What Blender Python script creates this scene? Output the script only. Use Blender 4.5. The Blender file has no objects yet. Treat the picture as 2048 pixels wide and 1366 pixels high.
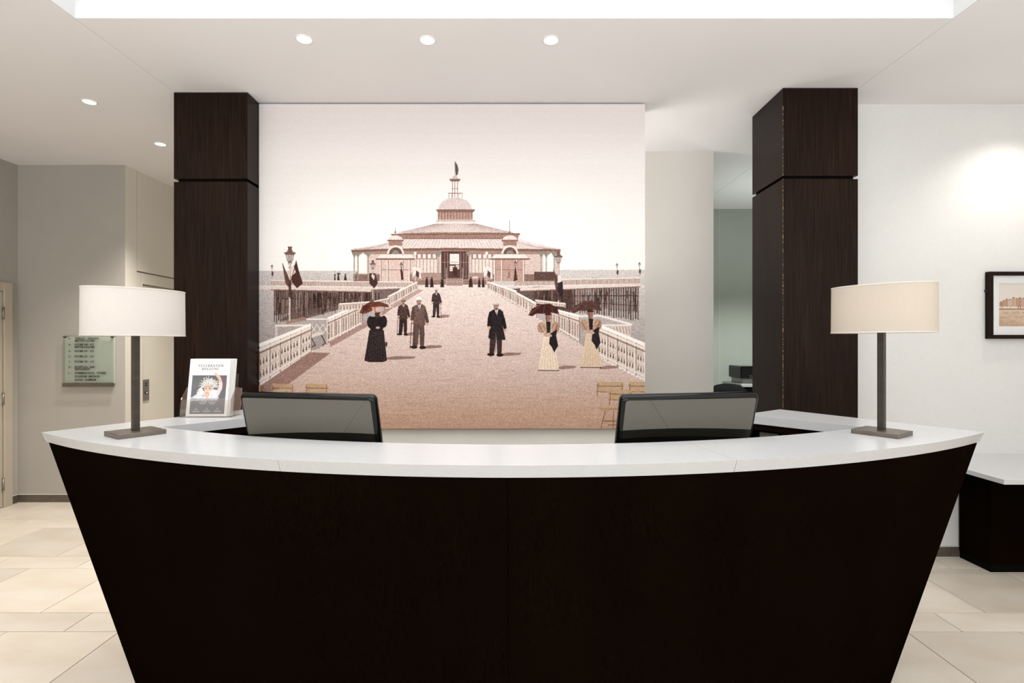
import bpy, bmesh, math, random
import numpy as np
from mathutils import Vector, Matrix
random.seed(4)
S = bpy.context.scene
COL = S.collection
PI = math.pi

# ------------------------------------------------------------------ camera
CAM_H = 1.54
cam = bpy.data.cameras.new('camera'); cam_o = bpy.data.objects.new('camera', cam); COL.objects.link(cam_o)
cam.sensor_width = 36; cam.lens = 1065/2048*36; cam.clip_start = 0.05
cam.shift_x = -2/2048; cam.shift_y = 3/2048
cam_o.location = (0, 0, CAM_H); cam_o.rotation_euler = (PI/2, 0, 0)
S.camera = cam_o
# ------------------------------------------------------------------ world, lights, exposure
S.view_settings.view_transform = 'Standard'; S.view_settings.look = 'None'
S.view_settings.exposure = 0.06; S.view_settings.gamma = 1
S.view_settings.use_curve_mapping = False
W = bpy.data.worlds.new('world'); S.world = W; W.use_nodes = True
W.node_tree.nodes['Background'].inputs[0].default_value = (0.95, 0.97, 1, 1)
W.node_tree.nodes['Background'].inputs[1].default_value = 1.0
CEIL = 3.2615
def area(name, loc, rot, sx, sy, power, col=(1, 1, 1)):
    l = bpy.data.lights.new(name, 'AREA'); l.shape = 'RECTANGLE'; l.size = sx; l.size_y = sy
    l.energy = power; l.color = col
    o = bpy.data.objects.new(name, l); COL.objects.link(o); o.location = loc; o.rotation_euler = rot
    return o
area('coffer_light', (0, 1.65, CEIL+0.40), (0, 0, 0), 4.2, 2.0, 76, (0.98, 0.99, 1))
area('window_daylight', (0, -4.6, 1.75), (PI/2, 0, 0), 8.0, 2.6, 58, (0.97, 0.985, 1))  # added fill from behind the camera, set before the added windows
area('lobby_uplight', (0, -2.4, 0.9), (PI, 0, 0), 7.0, 2.5, 530, (0.93, 0.975, 1))  # added unseen fill facing up, brightens the ceiling
l_ = bpy.data.lights.new('office_light', 'SPOT'); l_.energy = 300; l_.color = (0.92, 1.0, 0.96); l_.spot_size = math.radians(105); l_.spot_blend = 0.7; l_.shadow_soft_size = 0.05
o_ = bpy.data.objects.new('office_light', l_); COL.objects.link(o_); o_.location = (2.9, 5.5, CEIL-0.03)
area('office_uplight', (2.9, 5.6, 2.0), (PI, 0, 0), 0.5, 0.5, 9, (0.92, 1.0, 1.0))  # added unseen fill that lifts the back-room ceiling

area('staff_passage_light', (0.2, 4.4, 1.9), (PI, 0, 0), 0.9, 0.4, 16, (1, 0.97, 0.95))  # added fill hidden behind the partition, brightens ceiling and grey wall

# ------------------------------------------------------------------ helpers
def link(o): COL.objects.link(o); return o
def empty(name, loc=(0, 0, 0), rz=0):
    o = bpy.data.objects.new(name, None); o.empty_display_size = 0.1
    o.location = loc; o.rotation_euler = (0, 0, rz); return link(o)
def tag(o, label=None, cat=None, group=None, kind=None):
    if label: o['label'] = label
    if cat: o['category'] = cat
    if group: o['group'] = group
    if kind: o['kind'] = kind
    return o
def obj(name, bm, mat, parent=None, smooth=False, loc=None, rot=None):
    me = bpy.data.meshes.new(name)
    bmesh.ops.recalc_face_normals(bm, faces=bm.faces[:])
    bm.to_mesh(me); bm.free()
    for m in (mat if isinstance(mat, (list, tuple)) else [mat]): me.materials.append(m)
    if smooth:
        for p in me.polygons: p.use_smooth = True
    o = bpy.data.objects.new(name, me); link(o)
    if parent: o.parent = parent
    if loc: o.location = loc
    if rot: o.rotation_euler = rot
    return o
def add_box(bm, x0, x1, y0, y1, z0, z1, bev=0, seg=2, M=None):
    r = bmesh.ops.create_cube(bm, size=1)
    vs = r['verts']
    bmesh.ops.scale(bm, vec=(x1-x0, y1-y0, z1-z0), verts=vs)
    bmesh.ops.translate(bm, vec=((x0+x1)/2, (y0+y1)/2, (z0+z1)/2), verts=vs)
    if bev:
        es = list({e for v in vs for e in v.link_edges})
        g = bmesh.ops.bevel(bm, geom=es, offset=bev, segments=seg, affect='EDGES', profile=0.5)
        vs = list({v for f in g['faces'] for v in f.verts} | {v for v in vs if v.is_valid})
    if M: bmesh.ops.transform(bm, matrix=M, verts=[v for v in vs if v.is_valid])
    return vs
def box(x0, x1, y0, y1, z0, z1, bev=0, seg=2):
    bm = bmesh.new(); add_box(bm, x0, x1, y0, y1, z0, z1, bev, seg); return bm
def add_loft(bm, rings, cap=True, closed=True):
    R = [[bm.verts.new(p) for p in r] for r in rings]
    n = len(R[0])
    for a, b in zip(R, R[1:]):
        for i in range(n if closed else n-1):
            j = (i+1) % n
            bm.faces.new((a[i], a[j], b[j], b[i]))
    if cap:
        bm.faces.new(R[0][::-1]); bm.faces.new(R[-1])
    return R
def loft(rings, cap=True, closed=True, tri=False, bev=0, seg=2):
    bm = bmesh.new(); add_loft(bm, rings, cap, closed)
    if bev:
        es = [e for e in bm.edges if len(e.link_faces) == 2 and e.calc_face_angle(0) > 0.6]
        bmesh.ops.bevel(bm, geom=es, offset=bev, segments=seg, affect='EDGES', profile=0.5)
    if tri: bmesh.ops.triangulate(bm, faces=[f for f in bm.faces if len(f.verts) > 4])
    return bm
def add_cyl(bm, r, z0, z1, c=(0, 0), n=32, r2=None):
    r2 = r if r2 is None else r2
    add_loft(bm, [[(c[0]+q*math.cos(2*PI*i/n), c[1]+q*math.sin(2*PI*i/n), z) for i in range(n)] for q, z in ((r, z0), (r2, z1))])
def add_tube(bm, a, b, r, n=12):
    a, b = Vector(a), Vector(b); d = (b-a).normalized()
    u = d.orthogonal().normalized(); v = d.cross(u)
    add_loft(bm, [[p+u*r*math.cos(2*PI*i/n)+v*r*math.sin(2*PI*i/n) for i in range(n)] for p in (a, b)])

# ------------------------------------------------------------------ materials
def nt(name):
    m = bpy.data.materials.new(name); m.use_nodes = True
    t = m.node_tree; return m, t, t.nodes['Principled BSDF']
def N(t, kind, **kw):
    n = t.nodes.new(kind)
    for k, v in kw.items(): setattr(n, k, v)
    return n
def noise_node(t, scale=(1, 1, 1), ns=5, det=4, coord='Object'):
    tc = N(t, 'ShaderNodeTexCoord'); mp = N(t, 'ShaderNodeMapping'); mp.inputs['Scale'].default_value = scale
    t.links.new(tc.outputs[coord], mp.inputs[0])
    nz = N(t, 'ShaderNodeTexNoise'); nz.inputs['Scale'].default_value = ns; nz.inputs['Detail'].default_value = det
    t.links.new(mp.outputs[0], nz.inputs['Vector']); return nz
def ramp(t, src, stops):
    r = N(t, 'ShaderNodeValToRGB')
    e = r.color_ramp.elements
    while len(e) < len(stops): e.new(0.5)
    for el, (p, c) in zip(e, stops): el.position = p; el.color = (*c, 1)
    t.links.new(src, r.inputs[0]); return r
def mat(name, c1, c2=None, rough=0.5, scale=(1, 1, 1), ns=5, det=4, metal=0, spec=0.5, bump=0, coat=0, ior=None, lo=0.35, hi=0.65):
    m, t, b = nt(name)
    b.inputs['Base Color'].default_value = (*c1, 1)
    b.inputs['Roughness'].default_value = rough; b.inputs['Metallic'].default_value = metal
    b.inputs['Specular IOR Level'].default_value = spec
    if ior: b.inputs['IOR'].default_value = ior
    if coat: b.inputs['Coat Weight'].default_value = coat; b.inputs['Coat Roughness'].default_value = 0.1
    nz = noise_node(t, scale, ns, det)
    c2 = c2 or tuple(x*0.94 for x in c1)
    r = ramp(t, nz.outputs['Fac'], [(lo, c1), (hi, c2)])
    t.links.new(r.outputs[0], b.inputs['Base Color'])
    if bump:
        bp = N(t, 'ShaderNodeBump'); bp.inputs['Strength'].default_value = bump; bp.inputs['Distance'].default_value = 0.002
        t.links.new(nz.outputs['Fac'], bp.inputs['Height']); t.links.new(bp.outputs[0], b.inputs['Normal'])
    return m
def srgb(r, g, b):
    f = lambda c: (c/255/12.92) if c/255 <= 0.04045 else ((c/255+0.055)/1.055)**2.4
    return (f(r), f(g), f(b))
def emis(name, col, s):
    m, t, b = nt(name); b.inputs['Base Color'].default_value = (*col, 1)
    b.inputs['Emission Color'].default_value = (*col, 1); b.inputs['Emission Strength'].default_value = s
    return m
def wood(name, dark, light, rough=0.38, spec=0.5):
    m, t, b = nt(name)
    nz = noise_node(t, (60, 60, 1.2), 3, 6)
    r = ramp(t, nz.outputs['Fac'], [(0.30, dark), (0.72, light)])
    nz2 = noise_node(t, (2.2, 2.2, 0.6), 2, 2)
    mx = N(t, 'ShaderNodeMix', data_type='RGBA', blend_type='MULTIPLY'); mx.inputs[0].default_value = 1
    r2 = ramp(t, nz2.outputs['Fac'], [(0.3, (0.8, 0.8, 0.8)), (0.7, (1.1, 1.05, 1.0))])
    t.links.new(r.outputs[0], mx.inputs[6]); t.links.new(r2.outputs[0], mx.inputs[7])
    t.links.new(mx.outputs[2], b.inputs['Base Color'])
    b.inputs['Roughness'].default_value = rough; b.inputs['Specular IOR Level'].default_value = spec
    bp = N(t, 'ShaderNodeBump'); bp.inputs['Strength'].default_value = 0.06; bp.inputs['Distance'].default_value = 0.001
    t.links.new(nz.outputs['Fac'], bp.inputs['Height']); t.links.new(bp.outputs[0], b.inputs['Normal'])
    return m
def glassy(name, tint, fac=0.06, rough=0.02, blend=None):
    m = bpy.data.materials.new(name); m.use_nodes = True; t = m.node_tree; t.nodes.clear()
    out = N(t, 'ShaderNodeOutputMaterial'); mx = N(t, 'ShaderNodeMixShader'); tr = N(t, 'ShaderNodeBsdfTransparent')
    gl = N(t, 'ShaderNodeBsdfGlossy'); lw = N(t, 'ShaderNodeLayerWeight'); lw.inputs[0].default_value = 0.15
    tr.inputs[0].default_value = (*tint, 1); gl.inputs['Roughness'].default_value = rough
    mm = N(t, 'ShaderNodeMath', operation='MULTIPLY_ADD'); mm.inputs[1].default_value = 0.6; mm.inputs[2].default_value = fac
    t.links.new(lw.outputs['Fresnel'], mm.inputs[0]); t.links.new(mm.outputs[0], mx.inputs[0])
    t.links.new(tr.outputs[0], mx.inputs[1]); t.links.new(gl.outputs[0], mx.inputs[2]); t.links.new(mx.outputs[0], out.inputs[0])
    return m

M_ceil = mat('ceiling_paint', (0.80, 0.774, 0.770), (0.785, 0.759, 0.755), 0.9, ns=1.2)
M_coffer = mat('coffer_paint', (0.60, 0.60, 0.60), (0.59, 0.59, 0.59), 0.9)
M_white = mat('white_wall_paint', (0.66, 0.652, 0.63), (0.645, 0.637, 0.615), 0.85, ns=40, bump=0.05)
M_taupe = mat('taupe_wall_paint', (0.40, 0.37, 0.33), (0.38, 0.35, 0.31), 0.85, ns=1.4, bump=0.02)
M_cream = mat('cream_lacquer', (0.78, 0.74, 0.65), (0.76, 0.72, 0.63), 0.5, ns=2)
M_grey = mat('grey_wall_paint', (0.70, 0.665, 0.62), (0.68, 0.645, 0.60), 0.85, ns=2)
M_part = mat('partition_paint', (0.74, 0.71, 0.65), None, 0.85, ns=2)
M_green = mat('office_green_paint', (0.40, 0.42, 0.37), (0.38, 0.40, 0.35), 0.85, ns=2)
M_wenge = wood('wenge_veneer', (0.0055, 0.0026, 0.0018), (0.023, 0.0115, 0.0072), 0.27, 0.09)
M_wenge_b = wood('wenge_counter_veneer', (0.0030, 0.0016, 0.0008), (0.0064, 0.0034, 0.0016), 0.6, 0.0)
M_black = mat('black_core', (0.002, 0.0018, 0.0016), None, 0.7, spec=0.05)
M_stone = mat('white_quartz', (0.55, 0.55, 0.552), (0.48, 0.485, 0.492), 0.24, ns=420, det=2, lo=0.42, hi=0.7)
M_bronze = mat('brushed_bronze', (0.15, 0.128, 0.105), (0.20, 0.17, 0.14), 0.36, scale=(1, 1, 3), ns=12, metal=0.75)
M_grout = mat('floor_grout', (0.10, 0.07, 0.045), None, 0.9)
M_skirt = mat('brown_ceramic', (0.115, 0.088, 0.068), (0.085, 0.064, 0.05), 0.45, ns=8)
M_caulk = mat('white_caulk', (0.6, 0.57, 0.52), None, 0.8)
M_gloss = mat('piano_black_plastic', (0.004, 0.004, 0.004), (0.0025, 0.0025, 0.0025), 0.06, spec=0.28, ior=1.5)
M_mirrorblack = mat('mirror_gloss_black', (0.006, 0.006, 0.0055), None, 0.03, ior=2.35)
M_mirrorblack.node_tree.nodes['Principled BSDF'].inputs['Specular Tint'].default_value = (1, 0.93, 0.78, 1)
M_plastic = mat('dark_plastic', (0.012, 0.012, 0.013), None, 0.45)
M_silver = mat('grey_metal', (0.30, 0.28, 0.26), (0.26, 0.245, 0.23), 0.35, metal=0.8)
M_glass = glassy('clear_glass', (0.99, 0.99, 0.99), 0.01)
M_acryl = glassy('clear_acrylic', (0.975, 0.965, 0.96), 0.05)
M_signglass = glassy('green_sign_glass', (0.94, 0.965, 0.94), 0.02)
M_bulb = emis('bulb_glow', (1, 0.90, 0.78), 7)
M_lens = emis('downlight_lens', (1, 0.97, 0.92), 22)
M_ringw = mat('white_metal_ring', (0.8, 0.78, 0.75), None, 0.4)

# tile: per tile tone from Object Info random
def tile_mat():
    m, t, b = nt('beige_porcelain')
    nz = noise_node(t, (1.3, 3.0, 1), 1.5, 6, 'Object'); 
    oi = N(t, 'ShaderNodeObjectInfo')
    r = ramp(t, nz.outputs['Fac'], [(0.3, (0.63, 0.54, 0.435)), (0.5, (0.69, 0.615, 0.515)), (0.72, (0.735, 0.67, 0.585))])
    mr = N(t, 'ShaderNodeMapRange'); mr.inputs[3].default_value = 0.86; mr.inputs[4].default_value = 1.05
    t.links.new(oi.outputs['Random'], mr.inputs[0])
    mx = N(t, 'ShaderNodeVectorMath', operation='SCALE')
    t.links.new(r.outputs[0], mx.inputs[0]); t.links.new(mr.outputs[0], mx.inputs['Scale'])
    t.links.new(mx.outputs[0], b.inputs['Base Color'])
    b.inputs['Roughness'].default_value = 0.32
    return m
M_tile = tile_mat()

def shade_mat(name, col, tr):
    m = bpy.data.materials.new(name); m.use_nodes = True; t = m.node_tree; t.nodes.clear()
    out = N(t, 'ShaderNodeOutputMaterial'); mx = N(t, 'ShaderNodeMixShader'); mx.inputs[0].default_value = tr
    d = N(t, 'ShaderNodeBsdfDiffuse'); l = N(t, 'ShaderNodeBsdfTranslucent')
    nz = noise_node(t, (1, 1, 1), 260, 2)
    r = ramp(t, nz.outputs['Fac'], [(0.3, col), (0.7, tuple(c*0.95 for c in col))])
    t.links.new(r.outputs[0], d.inputs[0]); t.links.new(r.outputs[0], l.inputs[0])
    t.links.new(d.outputs[0], mx.inputs[1]); t.links.new(l.outputs[0], mx.inputs[2]); t.links.new(mx.outputs[0], out.inputs[0])
    return m
M_shade_lit = shade_mat('white_shade_linen', (0.58, 0.535, 0.50), 0.13)  # left shade: same linen as the right, brighter light put into its colour
M_shade_dim = shade_mat('cream_shade_linen', (0.52, 0.455, 0.385), 0.13)  # right shade: same linen, its dimmer light put into a darker colour
M_bronze_dark = mat('dark_bronze', (0.055, 0.046, 0.038), (0.07, 0.06, 0.05), 0.36, scale=(1, 1, 3), ns=12, metal=0.7)
M_trimfab = mat('shade_hem', (0.52, 0.47, 0.42), None, 0.8)

# ------------------------------------------------------------------ a small painter for flat prints
class Paint:
    def __init__(s, x0, y0, x1, y1, S, bg):
        s.x0, s.y0, s.S = x0, y0, S
        s.w, s.h = int((x1-x0)*S), int((y1-y0)*S)
        s.a = np.empty((s.h, s.w, 3), np.float32); s.a[:] = np.array(bg, np.float32)
    def poly(s, pts, col, al=1.0):
        P = [((x-s.x0)*s.S, (y-s.y0)*s.S) for x, y in pts]
        xs = [p[0] for p in P]; ys = [p[1] for p in P]
        ax, bx = max(0, int(min(xs))-1), min(s.w, int(max(xs))+2)
        ay, by = max(0, int(min(ys))-1), min(s.h, int(max(ys))+2)
        if ax >= bx or ay >= by: return
        X = np.arange(ax, bx)[None, :]+0.5; Y = np.arange(ay, by)[:, None]+0.5
        ins = np.zeros((by-ay, bx-ax), bool)
        n = len(P)
        for i in range(n):
            (x1, y1), (x2, y2) = P[i], P[(i+1) % n]
            if y1 == y2: continue
            c = ((y1 > Y) != (y2 > Y)) & (X < (x2-x1)*(Y-y1)/(y2-y1)+x1)
            ins ^= c
        sub = s.a[ay:by, ax:bx]
        sub[ins] = sub[ins]*(1-al)+np.array(col, np.float32)*al
    def rect(s, x0, y0, x1, y1, col, al=1.0): s.poly([(x0, y0), (x1, y0), (x1, y1), (x0, y1)], col, al)
    def line(s, x0, y0, x1, y1, w, col, al=1.0, w2=None):
        w2 = w if w2 is None else w2
        L = math.hypot(x1-x0, y1-y0) or 1; nx, ny = -(y1-y0)/L/2, (x1-x0)/L/2
        s.poly([(x0+nx*w, y0+ny*w), (x1+nx*w2, y1+ny*w2), (x1-nx*w2, y1-ny*w2), (x0-nx*w, y0-ny*w)], col, al)
    def pline(s, pts, w, col, al=1.0):
        for a, b in zip(pts, pts[1:]): s.line(*a, *b, w, col, al)
    def ell(s, cx, cy, rx, ry, col, al=1.0, a0=0, a1=360):
        s.poly([(cx+rx*math.cos(math.radians(a0+(a1-a0)*k/28)), cy+ry*math.sin(math.radians(a0+(a1-a0)*k/28))) for k in range(29)], col, al)
    def vgrad(s, x0, y0, x1, y1, c0, c1):
        n = max(2, int((y1-y0)/2))
        for k in range(n):
            f = (k+.5)/n; s.rect(x0, y0+(y1-y0)*k/n, x1, y0+(y1-y0)*(k+1)/n, [a*(1-f)+b*f for a, b in zip(c0, c1)])
    def blur(s):
        a = s.a; p = np.pad(a, ((1, 1), (1, 1), (0, 0)), mode='edge')
        s.a = (p[:-2, 1:-1]+p[2:, 1:-1]+p[1:-1, :-2]+p[1:-1, 2:]+2*a)/6
    def image(s, name):
        im = bpy.data.images.new(name, s.w, s.h)
        out = np.ones((s.h, s.w, 4), np.float32); out[..., :3] = np.clip(s.a[::-1], 0, 255)/255
        im.pixels.foreach_set(out.ravel()); im.update(); im.pack(); return im
def print_mat(name, im, rough=0.6, gain=1.0, spec=0.3, weave=0):
    m, t, b = nt(name)
    tx = N(t, 'ShaderNodeTexImage'); tx.image = im; tx.extension = 'EXTEND'
    tc = N(t, 'ShaderNodeTexCoord'); t.links.new(tc.outputs['UV'], tx.inputs[0])
    v = N(t, 'ShaderNodeVectorMath', operation='SCALE'); v.inputs['Scale'].default_value = gain
    t.links.new(tx.outputs[0], v.inputs[0]); t.links.new(v.outputs[0], b.inputs['Base Color'])
    b.inputs['Roughness'].default_value = rough; b.inputs['Specular IOR Level'].default_value = spec
    if weave:
        nz = noise_node(t, (1, 1, 1), 600, 2)
        bp = N(t, 'ShaderNodeBump'); bp.inputs['Strength'].default_value = weave; bp.inputs['Distance'].default_value = 0.001
        t.links.new(nz.outputs['Fac'], bp.inputs['Height']); t.links.new(bp.outputs[0], b.inputs['Normal'])
    return m
def uv_front(o, x0, x1, z0, z1, mi=1):
    """faces that look to -y (local) take material mi and a planar uv"""
    me = o.data; uv = me.uv_layers.new(name='uv')
    for p in me.polygons:
        if p.normal.y < -0.9: p.material_index = mi
        for li in p.loop_indices:
            c = me.vertices[me.loops[li].vertex_index].co
            uv.data[li].uv = ((c.x-x0)/(x1-x0), (c.z-z0)/(z1-z0))

# ================================================================== THE SETTING
XL, XR, YB = -4.79, 5.2, -4.7
# floor: grout bed + tiles
floor = obj('floor', box(XL-0.1, XR+0.1, YB-0.1, 7.0, -0.12, -0.002), M_grout); tag(floor, kind='structure')
tile_meshes = {}
def tile_mesh(w, d):
    k = (round(w, 3), round(d, 3))
    if k not in tile_meshes:
        bm = box(-w/2, w/2, -d/2, d/2, -0.01, 0, 0.0012, 1)
        me = bpy.data.meshes.new('tile'); bm.to_mesh(me); bm.free(); me.materials.append(M_tile); tile_meshes[k] = me
    return tile_meshes[k]
rest = bmesh.new()
G = 0.004
k0 = int((YB-2.842)/0.8)-1
for k in range(k0, 6):
    yb = 2.842+0.8*k
    for (y0, y1, off) in ((yb, yb+0.2, 0.0), (yb+0.2, yb+0.8, 0.3)):
        if y1 < YB or y0 > 6.95: continue
        for i in range(-9, 10):
            x0, x1 = off+0.6*i, off+0.6*(i+1)
            x0c, x1c = max(x0, XL), min(x1, XR); y1c = min(y1, 6.95)
            if x1c-x0c < 0.02: continue
            cx, cy = (x0c+x1c)/2, (y0+y1c)/2
            vis = 2.2 < y1 and y0 < 5.3 and abs(x0c+x1c)/2 > 1.2
            if vis:
                o = bpy.data.objects.new('tile', tile_mesh(x1c-x0c-G, y1c-y0-G)); link(o); o.parent = floor; o.location = (cx, cy, 0)
            else:
                add_box(rest, x0c+G/2, x1c-G/2, y0+G/2, y1c-G/2, -0.01, 0)
tag(obj('tile_field', rest, M_tile, floor), kind='stuff')

# ceiling with its raised rectangular coffer
CX0, CX1, CY0, CY1 = -2.324, 2.337, -2.2, 2.825
bm = bmesh.new()
add_box(bm, XL-0.1, CX0-0.0012, YB-0.1, 7.0, CEIL, CEIL+0.1)
add_box(bm, CX1+0.0012, XR+0.1, YB-0.1, 7.0, CEIL, CEIL+0.1)
add_box(bm, CX0+0.0012, CX1-0.0012, CY1, 7.0, CEIL, CEIL+0.1)
add_box(bm, CX0+0.0012, CX1-0.0012, YB-0.1, CY0, CEIL, CEIL+0.1)
tag(obj('ceiling', bm, M_ceil), kind='structure')
bm = bmesh.new()
add_box(bm, CX0-0.1, CX0, CY0, CY1, CEIL+0.1, CEIL+0.45); add_box(bm, CX1, CX1+0.1, CY0, CY1, CEIL+0.1, CEIL+0.45)
add_box(bm, CX0-0.1, CX1+0.1, CY1+0.0, CY1+0.1, CEIL+0.1, CEIL+0.45); add_box(bm, CX0-0.1, CX1+0.1, CY0-0.1, CY0, CEIL+0.1, CEIL+0.45)
add_box(bm, CX0-0.1, CX1+0.1, CY0-0.1, CY1+0.1, CEIL+0.45, CEIL+0.5)
# white lining down to the ceiling's lower edge
add_box(bm, CX0, CX0+0.002, CY0, CY1, CEIL+0.0005, CEIL+0.1); add_box(bm, CX1-0.002, CX1, CY0, CY1, CEIL+0.0005, CEIL+0.1)
add_box(bm, CX0, CX1, CY1-0.002, CY1, CEIL+0.0005, CEIL+0.1); add_box(bm, CX0, CX1, CY0, CY0+0.002, CEIL+0.0005, CEIL+0.1)
tag(obj('ceiling_coffer', bm, M_coffer), kind='structure')

def struct(name, bm, m): return tag(obj(name, bm, m), kind='structure')
WZ = CEIL
RW = 3.84                      # right wall plane
LW = 5.15                      # left front wall plane
struct('wall_right_front', box(2.33, XR, RW, RW+0.2, 0, WZ), M_white)
struct('wall_right', box(XR, XR+0.1, YB, RW, 0, WZ), M_white)
struct('wall_left', box(XL-0.1, XL, YB, LW, 0, WZ), M_taupe)
bm = bmesh.new(); add_box(bm, XL-0.1, -3.783, LW, LW+0.9, 0, WZ); add_box(bm, -3.783, -3.7535, LW, LW+0.003, 0, WZ)
struct('wall_left_front', bm, M_taupe)
struct('wall_passage_end', box(-3.753-0.2, -1.83, 6.75, 6.85, 0, WZ), M_cream)
struct('wall_partition', box(-1.818, 0.935, 3.86, 4.0, 0, WZ), M_part)
struct('wall_partition_return', box(-1.818, -1.70, 4.0, 6.75, 0, WZ), M_part)
struct('wall_back', box(-1.70, 1.798, 4.775, 4.90, 0, WZ), M_grey)
struct('wall_office_back', box(-1.70, 5.2, 6.84, 6.94, 0, WZ), M_green)
struct('wall_office_right', box(4.0, 4.1, RW+0.2, 6.84, 0, WZ), M_green)
# wall behind the photographer, with three unseen windows added to carry fill light
bm = bmesh.new(); yb = YB
wins = [(-4.0, -1.5), (-1.25, 1.25), (1.5, 4.0)]
xs = [XL] + [v for w in wins for v in w] + [XR]
for a, b in zip(xs[0::2], xs[1::2]): add_box(bm, a, b, yb-0.1, yb, 0, WZ)
for a, b in wins:
    add_box(bm, a, b, yb-0.1, yb, 0, 0.4); add_box(bm, a, b, yb-0.1, yb, 3.05, WZ)
struct('wall_rear', bm, M_white)
for i, (a, b) in enumerate(wins):
    w = struct('window_%d' % (i+1), box(a, b, yb-0.06, yb-0.05, 0.4, 3.05), M_glass)
    f = bmesh.new()
    for x0, x1, z0, z1 in ((a, a+.06, .4, 3.05), (b-.06, b, .4, 3.05), (a+.06, b-.06, .4, .46), (a+.06, b-.06, 2.99, 3.05)):
        add_box(f, x0, x1, yb-0.1, yb-0.02, z0, z1)
    obj('window_frame', f, M_wenge, w)
# baseboards of brown ceramic pieces
def skirting(name, x0, x1, y, joints):
    e = struct(name, box(x0, x1, y-0.012, y, 0.075, 0.079), M_caulk)
    obj('caulk_line', box(x0, x1, y-0.013, y, 0.0, 0.003), M_caulk, e)
    J = [x0]+joints+[x1]
    for a, b in zip(J, J[1:]):
        obj('skirting_tile', box(a+0.0015, b-0.0015, y-0.012, y-0.0005, 0.003, 0.075, 0.001, 1), M_skirt, e)
skirting('baseboard_left_front', XL+0.013, -3.755, LW, [-4.47, -3.87])
skirting('baseboard_right_front', 2.34, XR, RW, [2.55, 3.15, 3.75, 4.35])
e = struct('baseboard_left', box(XL, XL+0.012, 5.07, LW-0.012, 0.075, 0.079), M_caulk)
obj('skirting_tile', box(XL+0.0005, XL+0.012, 5.072, LW-0.013, 0.003, 0.075, 0.001, 1), M_skirt, e)

# left service door (only its casing and hinge edge show at the picture's left rim)
d1 = empty('door_1', (XL, 4.484, 0)); tag(d1, kind='structure')
M_doorc = mat('door_cream_paint', (0.46, 0.40, 0.31), (0.43, 0.375, 0.29), 0.5, ns=3)
bm = bmesh.new(); add_box(bm, 0, 0.03, 0.50, 0.585, 0.0, 2.11, 0.003, 1); add_box(bm, 0, 0.03, -0.54, -0.455, 0, 2.11, 0.003, 1); add_box(bm, 0, 0.03, -0.455, 0.50, 2.025, 2.11, 0.003, 1)
obj('door_casing', bm, M_doorc, d1)
obj('door_leaf', box(0.0, 0.018, -0.45, 0.494, 0.006, 2.02, 0.002, 1), M_doorc, d1)
for z in (0.22, 1.02, 1.82):
    h = bmesh.new(); add_cyl(h, 0.009, z-0.055, z+0.055, (0.027, 0.492), 12)
    for q in (-0.058, 0.052): add_cyl(h, 0.011, z+q, z+q+0.006, (0.027, 0.492), 12)
    obj('hinge', h, M_silver, d1, True)

# lift wall: cream panels with the lift portal, running away from the viewer at x = -3.753
LX = -3.753
struct('wall_lift', box(LX-0.2, LX-0.03, LW+0.9, 6.75, 0, WZ), M_cream)
up = struct('trim_1', box(LX-0.03, LX, 5.318, 6.75, 2.262, WZ-0.0), M_cream)           # upper panel over the portal
struct('trim_2', box(LX-0.03, LX, LW+0.0035, 5.311, 0, WZ), M_cream)                       # plain strip at the corner
lift = empty('door_2', (LX, 5.9, 0)); tag(lift, kind='structure')
bm = bmesh.new(); add_box(bm, -0.03, -0.008, -0.582, -0.49, 0, 2.25, 0.002, 1); add_box(bm, -0.03, -0.008, -0.49, 0.85, 2.14, 2.25, 0.002, 1)
obj('portal_frame', bm, M_cream, lift)
obj('jamb_panel', box(-0.03, -0.024, -0.488, 0.035, 0.0, 2.125), M_cream, lift)
obj('door_edge', box(-0.03, -0.014, 0.04, 0.10, 0, 2.12, 0.002, 1), M_cream, lift)
obj('lift_door', box(-0.03, -0.022, 0.105, 0.85, 0, 2.12), M_silver, lift)
plate = obj('call_plate', box(-0.024, -0.014, -0.478, -0.385, 0.95, 1.165, 0.002, 1), M_silver, lift)
bt = bmesh.new(); add_tube(bt, (-0.014, -0.432, 1.03), (-0.008, -0.432, 1.03), 0.017, 20); obj('call_button', bt, M_plastic, plate)
bt = bmesh.new(); add_tube(bt, (-0.014, -0.432, 1.03), (-0.006, -0.432, 1.03), 0.009, 16); obj('button_lens', bt, M_ringw, plate)
bt = bmesh.new()
for q in (0, 1): add_box(bt, -0.0145, -0.0125, -0.45, -0.414, 1.10+0.022*q, 1.112+0.022*q)
obj('indicator', bt, M_plastic, plate)

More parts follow.
